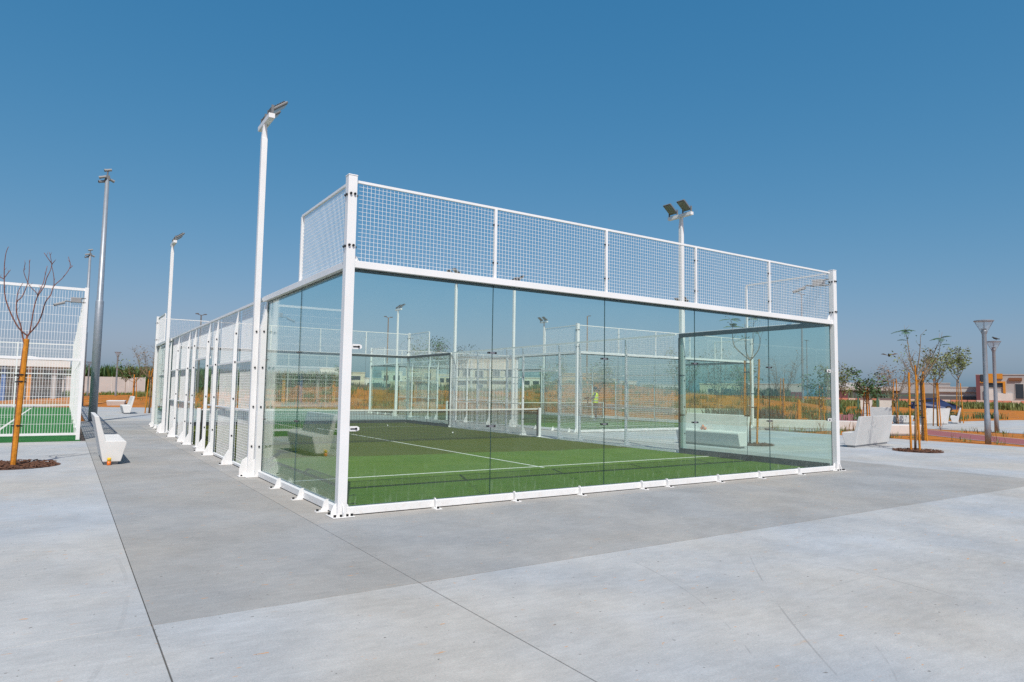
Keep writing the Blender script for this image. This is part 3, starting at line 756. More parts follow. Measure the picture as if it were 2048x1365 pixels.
def cctv_mast(label, loc, h):
    t = thing('camera_mast', label, 'camera mast', loc, 0, 'tall grey camera masts')
    b = MB(); b.lathe([(.155, .02), (.15, h * .49), (.118, h * .495), (.075, h)], 20); o = b.build('pole', 'galvanised', t)
    for f in o.data.polygons: f.use_smooth = abs(f.normal.z) < .5
    MB().box((-.22, -.22, 0), (.22, .22, .025)).build('base_plate', 'galvanised', t)
    for k, (dx, dy, dz, a) in enumerate(((-.15, .04, -.1, 200), (-.14, -.08, .06, 170), (.11, .04, .02, 20), (.03, .0, .40, 185))):
        q = MB(); d = Vector((math.cos(R(a)), math.sin(R(a)), -.28)).normalized(); p = Vector((dx, dy, h + dz))
        q.tube([p - d * .11, p + d * .11], .055, 10); q.tube([p + d * .11, p + d * .16], [.062, .062], 10); c = q.build('camera', 'fixture_mid', t)
        q = MB(); q.tube([p + d * .1605, p + d * .165], .042, 10); q.build('lens', 'bolt_black', c)
        q = MB(); q.tube([(0, 0, h - .05), (0, 0, h + dz * .5 + .1), tuple(p)], .03, 6); q.build('bracket', 'fixture_grey', c)
    MB().box((-.09, -.07, h - .02), (.09, .07, h + .16)).build('junction_box', 'fixture_grey', t)
    return t
cctv_mast('tall grey camera mast rising behind the near concrete bench', (-1.78, 24.3, 0), 9.95)
cctv_mast('smaller looking grey camera mast behind the fence corner post', (-1.83, 46.2, 0), 10.3)
def bracket_camera(label, loc, rz):
    t = thing('security_camera', label, 'camera', loc, rz, 'security cameras strapped to posts')
    t.scale = (.82, .82, .82)
    MB().box((-.34, -.07, -.08), (-.06, .07, .08)).build('junction_box', 'fixture_mid', t, bevel=.01)
    b = MB()
    for z in (-.07, .07): b.box((-.07, -.06, z - .01), (.06, .06, z + .01))
    b.build('strap', 'fixture_grey', t)
    MB().tube([(-.3, 0, -.08), (-.46, 0, -.05), (-.56, .0, -.09)], .02, 8).build('arm', 'fixture_grey', t)
    o = MB().tube([(-.5, 0, -.10), (-.78, .0, -.20)], .042, 10).build('camera_body', 'fixture_mid', t)
    MB().tube([(-.781, 0, -.2005), (-.80, 0, -.207)], .036, 10).build('lens', 'bolt_black', o)
bracket_camera('security camera on the corner post of the white pitch fence', (FX - .06, FY0, 3.72), R(0))
bracket_camera('security camera behind mesh on right corner post of the near court', (10.04, .06, 3.78), R(-62))

# ------------------------------------------------------------------ trees
def branch_mesh(b, lines, r0, r1, n=6):
    for pts, ra, rb in lines:
        k = len(pts); b.tube(pts, [ra + (rb - ra) * i / (k - 1) for i in range(k)], n)
def leafset(b, pts, n, spread, size, rnd, aspect=2.2):
    for p in pts:
        for _ in range(n):
            c = Vector(p) + Vector((rnd.gauss(0, spread), rnd.gauss(0, spread), rnd.gauss(0, spread * .8)))
            d = Vector((rnd.uniform(-1, 1), rnd.uniform(-1, 1), rnd.uniform(-.9, .5))).normalized(); s = d.cross(Vector((rnd.uniform(-1, 1), rnd.uniform(-1, 1), rnd.uniform(-1, 1)))).normalized()
            L0 = size * rnd.uniform(.6, 1.3)
            b.add([c, c + d * L0 * .5 + s * L0 / aspect / 2, c + d * L0, c + d * L0 * .5 - s * L0 / aspect / 2], [(0, 1, 2, 3)])
def pinnate(b, p, d, length, rnd, droop=.35, pairs=9, w=.075):
    """one feathery leaf: rachis with paired leaflets"""
    d = Vector(d).normalized(); pts = [Vector(p) + d * length * t + Vector((0, 0, -droop * length * t * t)) for t in [i / pairs for i in range(pairs + 1)]]
    for i in range(1, pairs + 1):
        t = (pts[i] - pts[i - 1]).normalized(); s = t.cross(Vector((0, 0, 1))); s = s.normalized() if s.length > .01 else Vector((1, 0, 0))
        ln = w * math.sin(math.pi * (i / (pairs + 1)) ** .8) + .02
        for k in (-1, 1):
            e = pts[i] + (s * k + t * .35) * ln + Vector((0, 0, -ln * .25)); wv = t * length / pairs * .42
            b.add([pts[i] - wv, e - wv * .5, e + wv * .5, pts[i] + wv], [(0, 1, 2, 3)])
def stakes_on(t, specs, ties, r=.03):
    for p, q in specs:
        MB().tube([p, q], [r, r * .95], 8).build('stake', 'stake_wood', t)
    for z, pts in ties:
        MB().tube([(x, y, z + .012 * (i % 2)) for i, (x, y) in enumerate(pts)], .012, 6).build('tie', 'tie_black', t)
def mulch_ring(t, r, n=420, c=(0, 0), seed=1):
    rnd = random.Random(seed); b = MB()
    b.lathe([(r, .003), (r * .98, .006), (r * .6, .012)], 28, (c[0], c[1], 0))
    for _ in range(n):
        a = rnd.uniform(0, 6.283); q = r * math.sqrt(rnd.random()) * .97; x, y = c[0] + q * math.cos(a), c[1] + q * math.sin(a); a2 = rnd.uniform(0, 6.28); s = rnd.uniform(.02, .05)
        d = Vector((math.cos(a2), math.sin(a2), rnd.uniform(-.3, .5))) * s; e = Vector((-math.sin(a2), math.cos(a2), 0)) * s * .35; p = Vector((x, y, .022 + rnd.random() * .02))
        b.add([p - d - e, p + d - e, p + d + e, p - d + e, p + Vector((0, 0, .015))], [(0, 1, 4), (1, 2, 4), (2, 3, 4), (3, 0, 4)])
    o = b.build('mulch', 'mulch', t); o['kind'] = 'stuff'
NEAR = {'b1':[(0.04,0.00,2.33),(-0.10,-0.03,2.47),(-0.25,-0.06,2.79),(-0.32,-0.08,3.04),(-0.34,-0.11,3.30),(-0.35,-0.13,3.53),(-0.34,-0.15,3.75),(-0.31,-0.17,3.87)],
 'b1a':[(-0.34,-0.11,3.30),(-0.44,-0.10,3.35),(-0.50,-0.09,3.40)],'b1b':[(-0.34,-0.11,3.32),(-0.26,-0.13,3.47)],
 'b2':[(0.02,0.00,2.11),(-0.03,0.01,2.32),(-0.07,0.01,2.52),(-0.13,0.02,2.69),(-0.15,0.02,2.91),(-0.08,0.03,3.02),(-0.04,0.04,3.15),(-0.01,0.05,3.29),(-0.00,0.06,3.48),(-0.01,0.07,3.71)],
 'b2b':[(-0.15,0.02,2.91),(-0.14,0.04,3.11),(-0.08,0.06,3.28)],
 'b3':[(0.04,0.00,2.33),(0.07,-0.03,2.37),(0.09,-0.06,2.55),(0.11,-0.09,2.80),(0.15,-0.12,3.02),(0.24,-0.14,3.22),(0.27,-0.17,3.37),(0.32,-0.20,3.52),(0.33,-0.23,3.64),(0.29,-0.26,3.83)],
 'b3a':[(0.15,-0.12,3.02),(0.14,-0.15,3.09),(0.03,-0.18,3.21),(-0.06,-0.2,3.42),(-0.06,-0.23,3.52),(-0.05,-0.27,3.60)],
 'b3c':[(0.15,-.12,3.06),(0.22,-0.03,3.29),(0.24,0.03,3.45),(0.26,0.09,3.63)],'b3d':[(0.33,-.23,3.64),(0.21,-0.28,3.81)],'b3e':[(0.33,-.22,3.62),(0.38,-0.28,3.69)],
 'b4':[(0.04,0.00,2.33),(0.16,0.05,2.52),(0.22,0.09,2.70),(0.27,0.13,2.97),(0.34,0.17,3.11),(0.38,0.21,3.29),(0.50,0.25,3.45),(0.61,0.30,3.69),(0.57,0.33,3.88)],
 'b4a':[(0.38,0.21,3.28),(0.37,0.18,3.45),(0.33,0.14,3.64)],'b4b':[(0.61,0.30,3.66),(0.65,0.34,3.72)]}
t = thing('young_tree', 'bare reddish young tree tied to one thick stake, in front of fence', 'tree', (-3.42, 7.12, 0), 0, 'young staked trees')
b = MB(); b.tube([(-.06, .10, 0), (-.05, .09, .66), (-.03, .06, 1.54), (.0, .02, 2.08), (.04, 0, 2.33)], [.025, .023, .021, .02, .018], 8)
for k, pts in NEAR.items():
    r0 = .0135 if len(k) == 2 else .0075
    sm = smooth_path([Vector(p) for p in pts], 3); b.tube([tuple(p) for p in sm], [r0 + (.0045 - r0) * i / (len(sm) - 1) for i in range(len(sm))], 6)
    rnd = random.Random(k)
    for i in range(2, len(sm) - 1, 4):
        p = Vector(sm[i]); b.tube([p, p + Vector((rnd.uniform(-.05, .05), rnd.uniform(-.05, .05), rnd.uniform(.04, .09)))], [.004, .002], 4)
b.build('trunk', 'bark_red', t, smooth=True)
stakes_on(t, [((-.035, 0, 0), (.035, 0, 2.27))], [(1.62, [(-.10, .06), (.0, -.055), (.075, .0), (.02, .1), (-.1, .06)]), (1.5, [(-.09, .07), (.0, -.055), (.07, .0), (.0, .1), (-.09, .07)]), (.72, [(-.1, .1), (-.01, -.055), (.055, .0), (-.02, .12), (-.1, .1)])], .043)
mulch_ring(t, .72, 520, (-.05, .28), 3)
def feather_tree(label, loc, lines, tops, trunk, stk, ties, leafmat, nleaf, ln, seed, mulch=None, bark='bark_tan'):
    rnd = random.Random(seed)
    t = thing('young_tree', label, 'tree', loc, 0, 'young staked trees')
    b = MB(); b.tube(trunk, [.032 - .009 * i / (len(trunk) - 1) for i in range(len(trunk))], 8)
    for pts in lines:
        sm = smooth_path([Vector(p) for p in pts], 4); b.tube([tuple(p) for p in sm], [.018 - .013 * i / (len(sm) - 1) for i in range(len(sm))], 6)
        for i in range(4, len(sm), 2):
            p = Vector(sm[i]); q = p + Vector((rnd.uniform(-.15, .15), rnd.uniform(-.15, .15), rnd.uniform(.1, .3))); b.tube([p, q], [.005, .002], 4)
    b.build('trunk', bark, t, smooth=True)
    b = MB()
    leafset(b, [Vector(q) for pts in lines for q in pts[2:]], 5, .12, .07, rnd)
    for p, k in tops:
        for _ in range(k):
            a = rnd.uniform(0, 6.28); pinnate(b, p, (math.cos(a), math.sin(a), rnd.uniform(-.1, .7)), ln * rnd.uniform(.7, 1.2), rnd)
    o = b.build('crown', leafmat, t); o['kind'] = 'stuff'
    stakes_on(t, stk, ties)
    if mulch: mulch_ring(t, *mulch)
    return t
feather_tree('nearest young tree on right with two feathery leaf tufts and tall stakes', (16.75, 1.66, 0),
 [[(0.03,-0.06,2.07),(-0.02,0.04,2.45),(-0.04,0.07,2.73),(-0.06,0.10,3.11),(-0.09,0.15,3.32)],[(0.02,-0.05,1.75),(0.12,-0.20,2.07),(0.21,-0.34,2.45),(0.29,-0.47,2.79),(0.36,-0.58,3.10)],
  [(0.03,-0.06,2.07),(0.00,-0.15,2.45),(-0.03,-0.22,2.85),(-0.08,-0.26,3.16)],[(0.10,-0.21,2.07),(0.21,-0.37,2.30),(0.30,-0.52,2.62),(0.35,-0.56,2.92)],[(0.03,-0.07,1.96),(0.13,-0.12,2.17),(0.24,-0.21,2.40),(0.33,-0.24,2.63)]],
 [((-.09, .15, 3.32), 7), ((.36, -.58, 3.10), 5), ((-.05, .1, 3.05), 1), ((.35, -.56, 2.9), 1)],
 [(0, 0, 0), (.01, -.02, .72), (.02, -.04, 1.41), (.03, -.06, 2.07)],
 [((-.04, .09, 0), (-.03, .10, 2.16)), ((.04, -.10, 0), (.03, -.05, 2.36))], [(1.25, [(-.07, .12), (.06, -.02), (.07, -.12), (-.02, -.05), (-.07, .12)])], 'leaf_dark', 0, .30, 4, (.62, 380, (.08, -.02), 6))
feather_tree('young tree behind the right glass wall with yellow green leaf sprays', (14.2, 5.0, 0),
 [[(-0.02,0.03,2.49),(-0.26,0.35,2.86),(-0.31,0.43,3.15),(-0.31,0.43,3.55),(-0.35,0.49,3.73)],[(-0.02,0.03,2.49),(-0.06,0.15,2.78),(-0.04,0.19,3.31),(0.00,0.21,3.58)],[(-0.02,0.03,2.49),(0.05,-0.01,2.75),(0.08,-0.00,3.33),(0.12,-0.01,3.76)],[(-0.02,0.03,2.49),(0.06,-0.20,2.81),(0.02,-0.28,3.10),(-0.09,-0.26,3.39)]],
 [((-.31, .43, 3.5), 4), ((-.35, .49, 3.73), 4), ((0, .21, 3.5), 3), ((.12, -.01, 3.76), 5), ((-.09, -.26, 3.4), 3), ((.0, .1, 3.2), 1)],
 [(-.04, .06, 0), (-.04, .05, .89), (-.02, .03, 1.77), (-.02, .03, 2.49)],
 [((.08, -.09, 0), (.12, -.17, 2.53)), ((.08, .35, 0), (.0, .24, 2.5))], [(1.5, [(.1, -.14), (-.05, .07), (.06, .30), (.02, .0), (.1, -.14)]), (1.1, [(.1, -.12), (-.06, .08), (.0, -.02), (.1, -.12)])], 'leaf_bright', 0, .34, 8, (.55, 300, (.1, .0), 9))
def bushy_tree(label, loc, h, fork, spread, nleaf, size, leafmat, seed, stakes=3, sh=2.3, bark='bark_tan', lean=0, nb=9, bare=False, grp='young staked trees', low=False, trunk_r=.035):
    rnd = random.Random(seed)
    t = thing('young_tree', label, 'tree', loc, 0, grp)
    b = MB(); lx = lean * h
    b.tube([(0, 0, 0), (lx * .3, 0, fork * .5), (lx * .6, .02, fork)], [trunk_r, trunk_r * .85, trunk_r * .75], 7)
    tips = []
    for i in range(nb):
        a = i * 2.4 + rnd.uniform(-.4, .4); rr = spread * rnd.uniform(.45, 1.); z0 = fork * rnd.uniform(.55 if low else .85, 1.05); top = fork + (h - fork) * rnd.uniform(.45, 1.)
        p0 = Vector((lx * .6, .02, z0)); p3 = Vector((lx + rr * math.cos(a), rr * math.sin(a), top)); p1 = p0.lerp(p3, .35) + Vector((rr * .18 * math.cos(a), rr * .18 * math.sin(a), -.02)); p2 = p0.lerp(p3, .7) + Vector((rnd.uniform(-.1, .1), rnd.uniform(-.1, .1), .03))
        sm = smooth_path([p0, p1, p2, p3], 3); b.tube([tuple(q) for q in sm], [trunk_r * .5 * (1 - .8 * j / (len(sm) - 1)) for j in range(len(sm))], 5)
        for j in range(3, len(sm)):
            q = Vector(sm[j])
            for _ in range(3 if bare else 2):
                e = q + Vector((rnd.gauss(0, spread * .2), rnd.gauss(0, spread * .2), rnd.uniform(.02, .28) * spread + .05)); b.tube([q, q.lerp(e, .5) + Vector((rnd.gauss(0, .02), rnd.gauss(0, .02), 0)), e], [.006, .004, .002], 4); tips.append(e)
            tips.append(q)
    b.build('trunk', bark, t, smooth=True)
    if nleaf:
        b = MB(); 
        pick = [tips[rnd.randrange(len(tips))] for _ in range(max(4, nleaf // 7))]
        leafset(b, pick, 7, spread * .14, size * .85, rnd)
        o = b.build('crown', leafmat, t); o['kind'] = 'stuff'
    sp = []
    for i in range(stakes):
        a = seed + i * 2.1; r_ = .2
        sp.append(((r_ * math.cos(a), r_ * math.sin(a), 0), (r_ * .45 * math.cos(a), r_ * .45 * math.sin(a), sh * rnd.uniform(.93, 1.05))))
    ti = []
    if stakes:
        for z in (sh * .38, sh * .62):
            ti.append((z, [(.15 * math.cos(seed + i * 2.1), .15 * math.sin(seed + i * 2.1)) for i in range(stakes)] + [(0, 0)]))
    stakes_on(t, sp, ti, .03)
    return t
# right-hand group
bushy_tree('staked sapling directly behind the nearest right tree, twiggy and thin', (21.76, 3.8, -.1), 3.5, 2.2, .7, 60, .12, 'leaf_olive', 21, 3, 2.35)
bushy_tree('young tree with sparse olive crown and slim paired stakes, beside distant bench', (35.11, 9.3, 0), 3.9, 2.3, .85, 650, .17, 'leaf_olive', 31, 3, 2.35)
bushy_tree('slender young tree with leafy top nearest the lamp posts', (41.28, 10.83, 0), 4.4, 2.9, .75, 700, .18, 'leaf_olive', 37, 2, 2.5)
bushy_tree('twiggy tree with dry foliage behind the large bench', (35.88, 11.76, 0), 3.5, 1.5, 1.25, 520, .13, 'leaf_dry', 44, 2, 2.45, low=True, nb=12, bare=True)
bushy_tree('dark green bushy young tree behind the large bench', (30.0, 10.2, -.1), 2.75, 1.5, .85, 650, .19, 'leaf_dark', 52, 3, 2.0, nb=8)
bushy_tree('leafy olive tree just right of the near court corner post', (45.0, 20.5, -.1), 3.9, 1.6, 1.25, 900, .2, 'leaf_olive', 58, 2, 1.9, low=True)
# seen through the right glass wall
bushy_tree('bare branching tree seen through the right glass pane', (35.28, 18.45, -.1), 3.9, 1.7, 1.5, 60, .12, 'leaf_dry', 61, 3, 2.6, nb=11, bare=True, bark='bark_tan')
bushy_tree('leafy tree seen through the last glass pane by corner post', (32.83, 14.36, -.1), 3.2, 1.2, .95, 620, .18, 'leaf_dark', 66, 3, 2.1, low=True)
bushy_tree('sapling with dark round leaves between glass joint and stake', (27.5, 15.2, -.1), 3.3, 1.6, .7, 220, .18, 'leaf_dark', 70, 2, 2.2)
bushy_tree('tall dark tree left of the stakes behind glass, foremost of a pair', (34.5, 26.0, -.1), 4.9, 1.7, 1.5, 620, .2, 'leaf_dark', 73, 3, 2.0, low=True, nb=12)
bushy_tree('tall blue green tree left of the stakes behind glass, rear of a pair', (40.0, 27.5, -.1), 5.2, 1.8, 1.7, 600, .2, 'leaf_blue', 77, 0, 2, low=True, nb=12)
bushy_tree('yellowish tree with stakes beside the blue green tree', (45.0, 29.0, -.1), 4.6, 1.8, 1.4, 420, .2, 'leaf_olive', 79, 2, 2.2, low=True)
t = thing('timber_post', 'short orange timber stub post seen through the right glass', 'post', (36.62, 18.15, -.1))
b = MB(); b.tube([(-.12, 0, 0), (-.10, 0, 1.33)], .09, 8); b.build('log', 'stake_wood', t); b = MB(); b.tube([(.09, .03, 0), (.06, .03, 1.2)], .08, 8); b.build('log', 'stake_wood', t)
# left group beyond the walkway
bushy_tree('bare twiggy tree with orange stakes beside far corner of near court', (1.05, 33.19, 0), 3.6, 1.8, 1.05, 130, .12, 'leaf_dry', 83, 3, 2.35, nb=12, bare=True, bark='bark_tan')
bushy_tree('young tree with drooping olive branches and stakes beyond the left walkway', (1.75, 52.5, -.05), 3.3, 1.9, 1.5, 260, .17, 'leaf_bright', 88, 3, 2.3, nb=8)
bushy_tree('second staked tree touching the bare twiggy tree on the left', (2.3, 42.5, -.1), 2.9, 1.7, 1.0, 200, .14, 'leaf_dry', 91, 2, 2.2, nb=9, bare=True)
bushy_tree('small dark round topped tree before the distant grey wall', (4.2, 100, -.1), 4.2, 2.2, 1.1, 900, .3, 'leaf_dark', 94, 0, 2)
# behind farther court and mid ground
for i, (x, y, h, sp, mt, sd, lb) in enumerate(((14.6, 41.5, 3.2, .8, 'leaf_dark', 101, 'small spiky dark tree beside the single stake behind the court'), (25, 47.5, 5.6, 2.2, 'leaf_dark', 103, 'dense dark green tree behind far glass of the farther court'), (28.5, 49.5, 5.0, 1.9, 'leaf_blue', 107, 'grey green tree right of the dense tree behind far glass'),
     (41.5, 50, 4.6, 1.2, 'leaf_olive', 109, 'thin bare tree framed by the gate opening of farther court'), (30, 36.5, 3.6, .8, 'leaf_olive', 113, 'thin staked tree with yellowish crown behind the mesh wall'), (34.5, 34.5, 4.4, 1.0, 'leaf_dark', 117, 'staked tree with dark tuft crown behind the mesh wall'), (31.2, 31.5, 3.8, .9, 'leaf_olive', 119, 'leafy staked tree behind the person in the vest'), (22, 44, 3.6, .9, 'leaf_bright', 121, 'pale green staked tree behind far end of farther court'))):
    bushy_tree(lb, (x, y, -.12 + mound(x, y) * (math.hypot(x + 2.76, y + 7.67) > 45)), h, h * .45, sp, 420 if sp < 1.5 else 1500, .2, mt, sd, 2 if sp < 1.5 else 0, 2.2, grp='young staked trees' if sp < 1.5 else 'trees behind the courts', low=sp > 1.5)

# ------------------------------------------------------------------ ground cover
def ground_z(x, y): return (-.02 if 21.9 < x < 31.6 and -12 < y < 13.4 else -.12) + (mound(x, y) if math.hypot(x + 2.76, y + 7.67) > 45 else 0)
def tufts(name, label, spots, n, hgt, mat, seed, blade=.05, spread=.25, kind='stuff', cat=None):
    rnd = random.Random(seed); b = MB()
    for x, y in spots:
        z = ground_z(x, y) - .02
        for _ in range(n):
            p = Vector((x + rnd.gauss(0, spread), y + rnd.gauss(0, spread), z)); h = hgt * rnd.uniform(.45, 1.2); a = rnd.uniform(0, 6.28); l = Vector((math.cos(a), math.sin(a), 0)) * h * rnd.uniform(.05, .5); sd = Vector((-math.sin(a), math.cos(a), 0)) * blade * rnd.uniform(.5, 1.2)
            b.add([p - sd, p + sd, p + l * .6 + Vector((0, 0, h * .7)) + sd * .7, p + l + Vector((0, 0, h))], [(0, 1, 2), (0, 2, 3)])
    o = b.build(name, mat); tag(o, label, cat); o['kind'] = kind
    return o
def zone(n, seed, f):
    r = random.Random(seed); return [f(r) for _ in range(n)]
tufts('ground_cover', 'low olive grass tufts on sand hills behind the courts', zone(520, 1, lambda r: (r.uniform(2, 75), r.uniform(38, 85))), 9, .3, 'grass_dry', 1, .03, .35)
tufts('dune_scrub', 'green scrub patches on sand hills behind the courts', zone(620, 2, lambda r: (r.uniform(2, 72), r.uniform(42, 82))), 30, .5, 'leaf_olive', 2, .035, .26)
tufts('hedge_planting', 'green shrub belt beyond the left walkway', zone(420, 3, lambda r: (r.uniform(-14, 22), r.uniform(73, 82))), 16, .75, 'leaf_bright', 3, .09, .45)
tufts('verge_grass', 'tall yellow green grass along the road on right', zone(260, 4, lambda r: (lambda t: (82 + 40 * t + r.uniform(-3, 6), 76 - 62 * t + r.uniform(-3, 6)))(r.random())), 12, .75, 'grass_dry', 4, .07, .5)
tufts('verge_shrubs', 'green shrubs along the road on right', zone(520, 5, lambda r: (lambda t: (84 + 42 * t + r.uniform(-3, 8), 80 - 64 * t + r.uniform(-3, 8)))(r.random())), 26, 1.0, 'leaf_olive', 5, .1, .55)
tufts('far_verge', 'green field strip beyond the road on right', zone(620, 6, lambda r: (lambda t: (108 + 45 * t + r.uniform(-4, 20), 84 - 70 * t + r.uniform(-4, 14)))(r.random())), 12, 1.0, 'leaf_bright', 6, .14, .8)
tufts('bed_plants', 'small ground cover plants in the sand bed by the track', [(x, y) for x, y in zone(230, 7, lambda r: (r.uniform(22.2, 31.3), r.uniform(-9, 12.5))) if min(math.hypot(x - p[0], y - p[1]) for p in tp) > 1.6], 9, .24, 'leaf_olive', 7, .018, .09)
tufts('bed_seedlings', 'thin dry seedlings in the sand bed by the track', [(x, y) for x, y in zone(90, 8, lambda r: (r.uniform(22.2, 31.3), r.uniform(-9, 12.5))) if min(math.hypot(x - p[0], y - p[1]) for p in tp) > 1.6], 6, .48, 'leaf_dry', 8, .012, .05)
tufts('mid_scrub', 'low scrub on orange sand behind the right benches', zone(150, 9, lambda r: (r.uniform(36, 62), r.uniform(14.5, 40))), 26, .5, 'leaf_dark', 9, .035, .28)
tufts('silver_bush', 'silver blue low bush behind the long seat wall', zone(34, 10, lambda r: (r.uniform(30.2, 33.6), r.uniform(17.2, 20.6))), 60, .75, 'leaf_blue', 10, .03, .35, cat=None)
tufts('far_woods', 'dark tree belt along the horizon beyond the left wall', zone(420, 12, lambda r: (r.uniform(-30, 60), r.uniform(172, 186))), 30, 5.6, 'leaf_dark', 12, .5, 1.4)
tufts('skyline_trees', 'hazy green tree belt along the horizon behind the courts', [(d_ * math.sin(a_), d_ * math.cos(a_)) for a_, d_ in zone(520, 13, lambda r: (R(r.uniform(14, 64)), r.uniform(205, 250))) if (math.sin(a_ * 41) + math.sin(a_ * 97 + 1)) > .1], 26, 3.6, 'leaf_far', 13, .55, 1.5)
tufts('red_scrub', 'reddish dry scrub on sand hills behind the courts', zone(420, 14, lambda r: (r.uniform(4, 72), r.uniform(40, 78))), 12, .4, 'leaf_dry', 14, .035, .4)
rocks = MB(); rr_ = random.Random(9)
for _ in range(260):
    x, y = rr_.uniform(4, 66), rr_.uniform(40, 70); z = ground_z(x, y); s_ = rr_.uniform(.1, .38)
    vs = [(x + s_ * rr_.uniform(.6, 1) * math.cos(a), y + s_ * rr_.uniform(.6, 1) * math.sin(a), z - .05) for a in (0, 1.05, 2.1, 3.15, 4.2, 5.25)]; vs += [(x + (p[0] - x) * .55, y + (p[1] - y) * .55, z + s_ * rr_.uniform(.4, .7)) for p in vs]
    rocks.add(vs, [tuple(range(6, 12))] + [(i, (i + 1) % 6, 6 + (i + 1) % 6, 6 + i) for i in range(6)])
tag(rocks.build('sand_lumps', 'sand'), 'orange earth lumps scattered over the sand hills', None, None, 'stuff')

# ------------------------------------------------------------------ small things
t = thing('drink_can', 'orange and yellow drink can standing at foot of near bench', 'can', (-2.02, 6.79, 0))
b = MB(); b.lathe([(.028, .0), (.033, .008), (.033, .075)], 16); b.build('lower_body', 'can_orange', t, smooth=True)
b = MB(); b.lathe([(.033, .0755), (.033, .125), (.027, .138), (.026, .136)], 16); b.build('upper_body', 'can_yellow', t, smooth=True)
def crumpled(name, label, loc, r, mat, seed):
    rnd = random.Random(seed); b = MB(); n = 9; prof = [(r * k, z * r) for k, z in ((.55, 0), (1, .3), (.95, .7), (.55, 1.05), (.25, 1.25), (.42, 1.6))]
    vs = []; fs = []
    for q, z in prof:
        for k in range(n):
            a = 2 * math.pi * k / n; j = rnd.uniform(.7, 1.3); vs.append((q * j * math.cos(a), q * j * .7 * math.sin(a), z * rnd.uniform(.85, 1.1)))
    for i in range(len(prof) - 1):
        for k in range(n): fs.append((i*n+k, i*n+(k+1) % n, (i+1)*n+(k+1) % n, (i+1)*n+k))
    fs.append(tuple(range(n))[::-1]); b.add(vs, fs)
    return b
mb_, tb_, Nb_, Lb_, bb_ = nodes('bag_film'); bb_.inputs['Base Color'].default_value = (.8, .84, .86, 1); bb_.inputs['Alpha'].default_value = .16; bb_.inputs['Roughness'].default_value = .15
t = thing('fruit_bag', 'clear plastic bag of oranges on the bench behind glass', 'bag', (12.78, 5.62, .437), R(90))
crumpled('bag', '', (0, 0, 0), .16, 'bag_film', 4).build('film', 'bag_film', t)
for i, (x, y, z) in enumerate(((-.07, 0, .05), (.05, .01, .05), (0, -.05, .045), (.0, .02, .11))):
    b = MB(); b.lathe([(.012, -.042), (.032, -.028), (.043, 0), (.032, .028), (.012, .042)], 12, (x, y, z)); b.build('orange', 'fruit_orange', t, smooth=True)
for i, (x, y, lb) in enumerate(((7.9, 17.2, 'pale ball lying on far turf beyond the net near far glass'), (8.2, 12.4, 'pale ball on turf just beyond the net'))):
    b = MB(); b.lathe([(.008, -.033), (.024, -.023), (.033, 0), (.024, .023), (.008, .033)], 12, (0, 0, .046)); o = b.build('padel_ball', 'tape_white', None, smooth=True, loc=(x, y, 0)); tag(o, lb, 'ball', 'balls on the near court')
def bird(label, loc, rz, fly):
    t = thing('bird', label, 'bird', loc, rz)
    b = MB(); b.tube([(-.14, 0, 0), (-.07, 0, .005), (.0, 0, .02), (.08, 0, .05), (.115, 0, .085), (.135, 0, .085), (.16, 0, .078)], [.012, .022, .045, .04, .024, .022, .004], 8); b.build('body', 'hair', t, smooth=True)
    if fly:
        for s in (-1, 1):
            b = MB(); b.prism([(-.05, s * .03, .03), (.06, s * .03, .03), (.02, s * .2, .11), (-.05, s * .3, .09)], (0, 0, .006)); b.build('wing', 'bark_tan', t)
    else:
        for s in (-1, 1): MB().tube([(0, s * .015, -.06), (0, s * .015, 0)], .005, 5).build('leg', 'hair', t)
    return t
bird('small bird in flight against the sky above the right trees', (24.6, 6.3, 3.1), R(200), True)
bird('small dark bird perched on the cap of the farther lamp post', (31.6, 5.2, 4.12), R(120), False)
